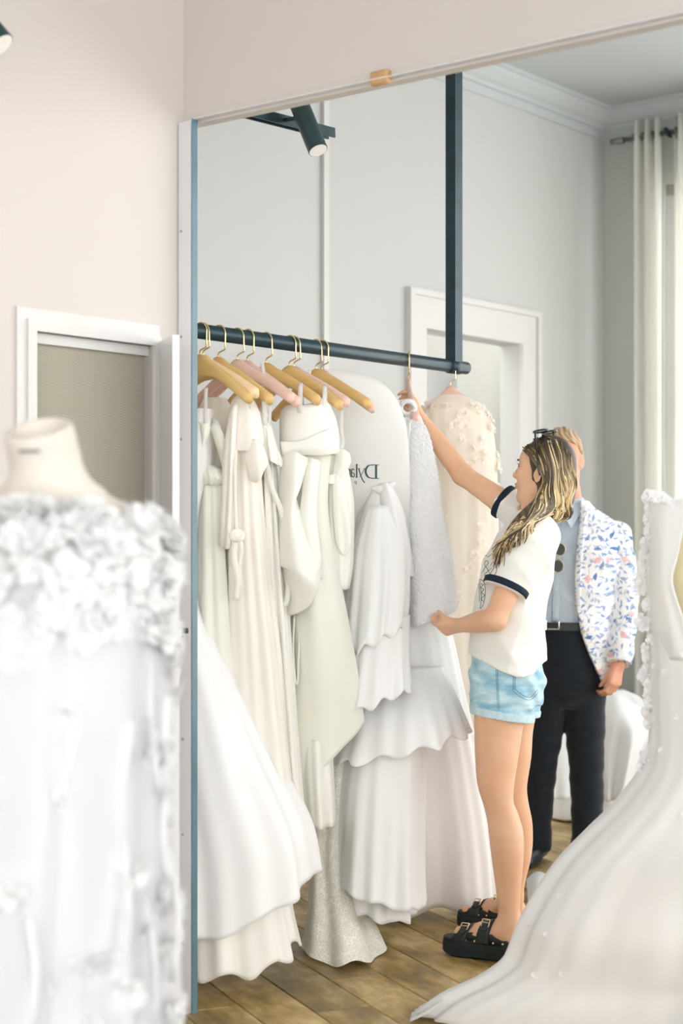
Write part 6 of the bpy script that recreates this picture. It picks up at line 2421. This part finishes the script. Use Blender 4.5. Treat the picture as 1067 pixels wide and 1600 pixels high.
# bodice front, wrapping the side and leaving the back open
rows_ = []
for py, l_, m_, r_ in ((782, 1012, 1034, 1070), (830, 1014, 1030, 1066), (870, 1016, 1030, 1058), (905, 1016, 1030, 1050), (940, 1017, 1034, 1058), (985, 1018, 1042, 1074), (1030, 1018, 1050, 1090)):
    rows_.append([P(l_ + 26, py, DR + 0.12), P(l_, py, DR + 0.02), P(m_, py, DR - 0.09), P(r_, py, DR - 0.135)])
bod = sheet('bodice', M['tulle'], gr, rows_, 0.006, 30, 40, ripple=(0.006, 3, 0))
sheet('bodice_side', M['tulle'], gr, [[(2 * P(1132, 0, DR)[0] - q[0], q[1], q[2]) for q in r_] for r_ in rows_], 0.006, 30, 40, ripple=(0.006, 3, 0))
o, VR = gown('skirt', M['tulle'], gr, [(985, 1018, 1240, DR, 0.135), (1080, 1016, 1250, DR, 0.16), (1150, 1016, 1256, DR, 0.19), (1190, 1008, 1262, DR, 0.22), (1250, 968, 1270, 4.61, 0.24), (1300, 918, 1276, 4.62, 0.24), (1350, 870, 1284, 4.64, 0.23), (1400, 836, 1290, 4.66, 0.22), (1450, 810, 1296, 4.68, 0.22), (1500, 790, 1300, 4.71, 0.21), (1530, 752, 1304, 4.73, 0.20), (1560, 690, 1306, 4.75, 0.20), (1588, 652, 1310, 4.77, 0.20)],
             rows=90, n=260, fold=(9, 16, 25), amp=(0.01, 0.045), seed=120, hem=lambda c, s: 0.012)
solid(o, 0.003)
# scalloped lace border lying on the floor
vv, ff_ = [], []
nb = 90
for k in range(nb):
    t = k / (nb - 1)
    q = spline([P(640, 1600, floorD(1600)), P(652, 1580, floorD(1582)), P(700, 1552, floorD(1560)), P(748, 1532, floorD(1545)), P(786, 1508, floorD(1528)), P(800, 1470, floorD(1512)), P(826, 1436, floorD(1500))], nb)[k]
    z_ = 0.006 + 0.010 * math.sin(k * 0.9) ** 2
    for m_, (du, dw, dz) in enumerate(((0.0, 0.0, 0.0), (0.022, -0.01, 0.012), (0.05, -0.02, 0.030 + 0.06 * max(0, t - 0.7)), (0.09, -0.03, 0.06 + 0.16 * max(0, t - 0.7)))):
        wob = 0.008 * math.sin(k * 1.3 + m_)
        vv.append((q[0] + du + wob * 0.5, q[1] + dw + wob, max(0.004, z_ + dz)))
for k in range(nb - 1):
    for m_ in range(3):
        ff_.append((k * 4 + m_, k * 4 + m_ + 1, (k + 1) * 4 + m_ + 1, (k + 1) * 4 + m_))
o = obj('lace_border', mesh('lace_border', vv, ff_, True), M['tulle'], gr)
rg = random.Random(130)
spots = [(1010, 776), (1022, 772), (1034, 776), (1046, 784), (1058, 790), (1014, 792), (1010, 812), (1012, 832), (1006, 848), (1010, 862), (1000, 880), (1006, 892), (999, 910), (1005, 922), (1010, 945), (1000, 970), (1008, 976), (1014, 1000), (1008, 1028), (1006, 1044), (1002, 1056), (1012, 1064), (1010, 1080), (1014, 1094), (1014, 1110), (1016, 1172), (1010, 1186), (1002, 1196), (1040, 780), (1052, 786), (1062, 780), (1028, 782), (1003, 866), (1006, 1015), (1008, 1112), (1012, 1130)]
for k, (px, py) in enumerate(spots):
    edge = px < 1018
    p = P(px + (4 if edge else 0), py, DR - (0.02 if edge else 0.12))
    put_blossom(gr, BL[k % 3], p, (-0.9 if edge else -0.2, -0.5, 0.25), rg.uniform(0.5, 0.85) * (1.0 if edge else 0.6), rg)
cnt = 0
while cnt < 26:
    p, n_ = on_grid(VR, rg.uniform(4, 84), rg.randrange(260))
    if n_[1] > 0.1:
        continue
    put_blossom(gr, BL[cnt % 3], p + n_ * 0.012, n_, rg.uniform(0.2, 0.42), rg)
    cnt += 1

# a white cloth corner lying on the floor behind the woman's heel
cl = sheet('fabric_tail', M['white_satin'], gr, [[P(822, 1375, floorD(1375) - 0.02), P(838, 1362, floorD(1362)), P(858, 1368, floorD(1370))], [P(824, 1392, floorD(1398)), P(842, 1384, 6.3), P(866, 1388, floorD(1400))], [P(826, 1420, floorD(1425)), P(848, 1416, floorD(1424)), P(870, 1412, floorD(1424))]], 0.004, ripple=(0.01, 2, 0))

# ================================================================== HEAP OF WHITE SHEETING BEHIND THE MAN
DH = 8.35
heap = thing('fabric_heap', P(950, 1262, DH), 'crumpled white sheeting heaped on the floor behind the man', 'fabric heap')
o, _ = gown('sheet', M['sheet'], heap, [(1078, 956, 974, DH, 0.03), (1090, 936, 1000, DH, 0.10), (1120, 905, 1018, DH, 0.20), (1170, 872, 1034, DH, 0.32), (1215, 856, 1048, DH, 0.42), (1262, 848, 1056, DH - 0.05, 0.46)], rows=50, n=160, fold=(4, 7, 11), amp=(0.08, 0.22), seed=140, sharp=0.6, twist=4.0, hem=lambda c, s: 0.012)
solid(o, 0.004)
sheet('sheet_fold', M['sheet'], heap, [[P(946, 1090, DH - 0.3), P(965, 1084, DH - 0.32), P(990, 1098, DH - 0.3), P(1018, 1118, DH - 0.25)], [P(946, 1130, DH - 0.40), P(968, 1122, DH - 0.46), P(992, 1124, DH - 0.42), P(1020, 1126, DH - 0.35)], [P(944, 1170, DH - 0.44), P(966, 1176, DH - 0.50), P(990, 1160, DH - 0.52), P(1020, 1146, DH - 0.42)], [P(944, 1250, DH - 0.56), P(958, 1252, DH - 0.60), P(975, 1240, DH - 0.60), P(1018, 1170, DH - 0.5)]], 0.004, 30, 30, ripple=(0.03, 2, 0.5))
sheet('sheet_fold', M['sheet'], heap, [[P(860, 1160, DH - 0.3), P(874, 1150, DH - 0.34), P(890, 1142, DH - 0.3)], [P(852, 1200, DH - 0.42), P(872, 1196, DH - 0.48), P(892, 1190, DH - 0.42)], [P(846, 1246, DH - 0.50), P(870, 1250, DH - 0.56), P(894, 1244, DH - 0.5)]], 0.004, 24, 24, ripple=(0.02, 1.5, 0))
bx = thing('black_box', P(862, 1150, DH - 0.5), 'small black box with a thin cord in front of the white sheeting', 'box')
b = MB()
q0, q1 = P(856, 1126, DH - 0.52), P(867.5, 1142, DH - 0.50)
b.box((q0[0], q0[1], q1[2]), (q1[0], q0[1] + 0.05, q0[2]))
o = obj('case', b.me('case'), M['black'], bx)
mo = o.modifiers.new('bevel', 'BEVEL')
mo.width = 0.004
b = MB().tube([P(863, 1142, DH - 0.5), P(864, 1160, DH - 0.5), P(862, 1185, DH - 0.5)], 0.003, 6)
obj('cord', b.me('cord', True), M['black'], bx)
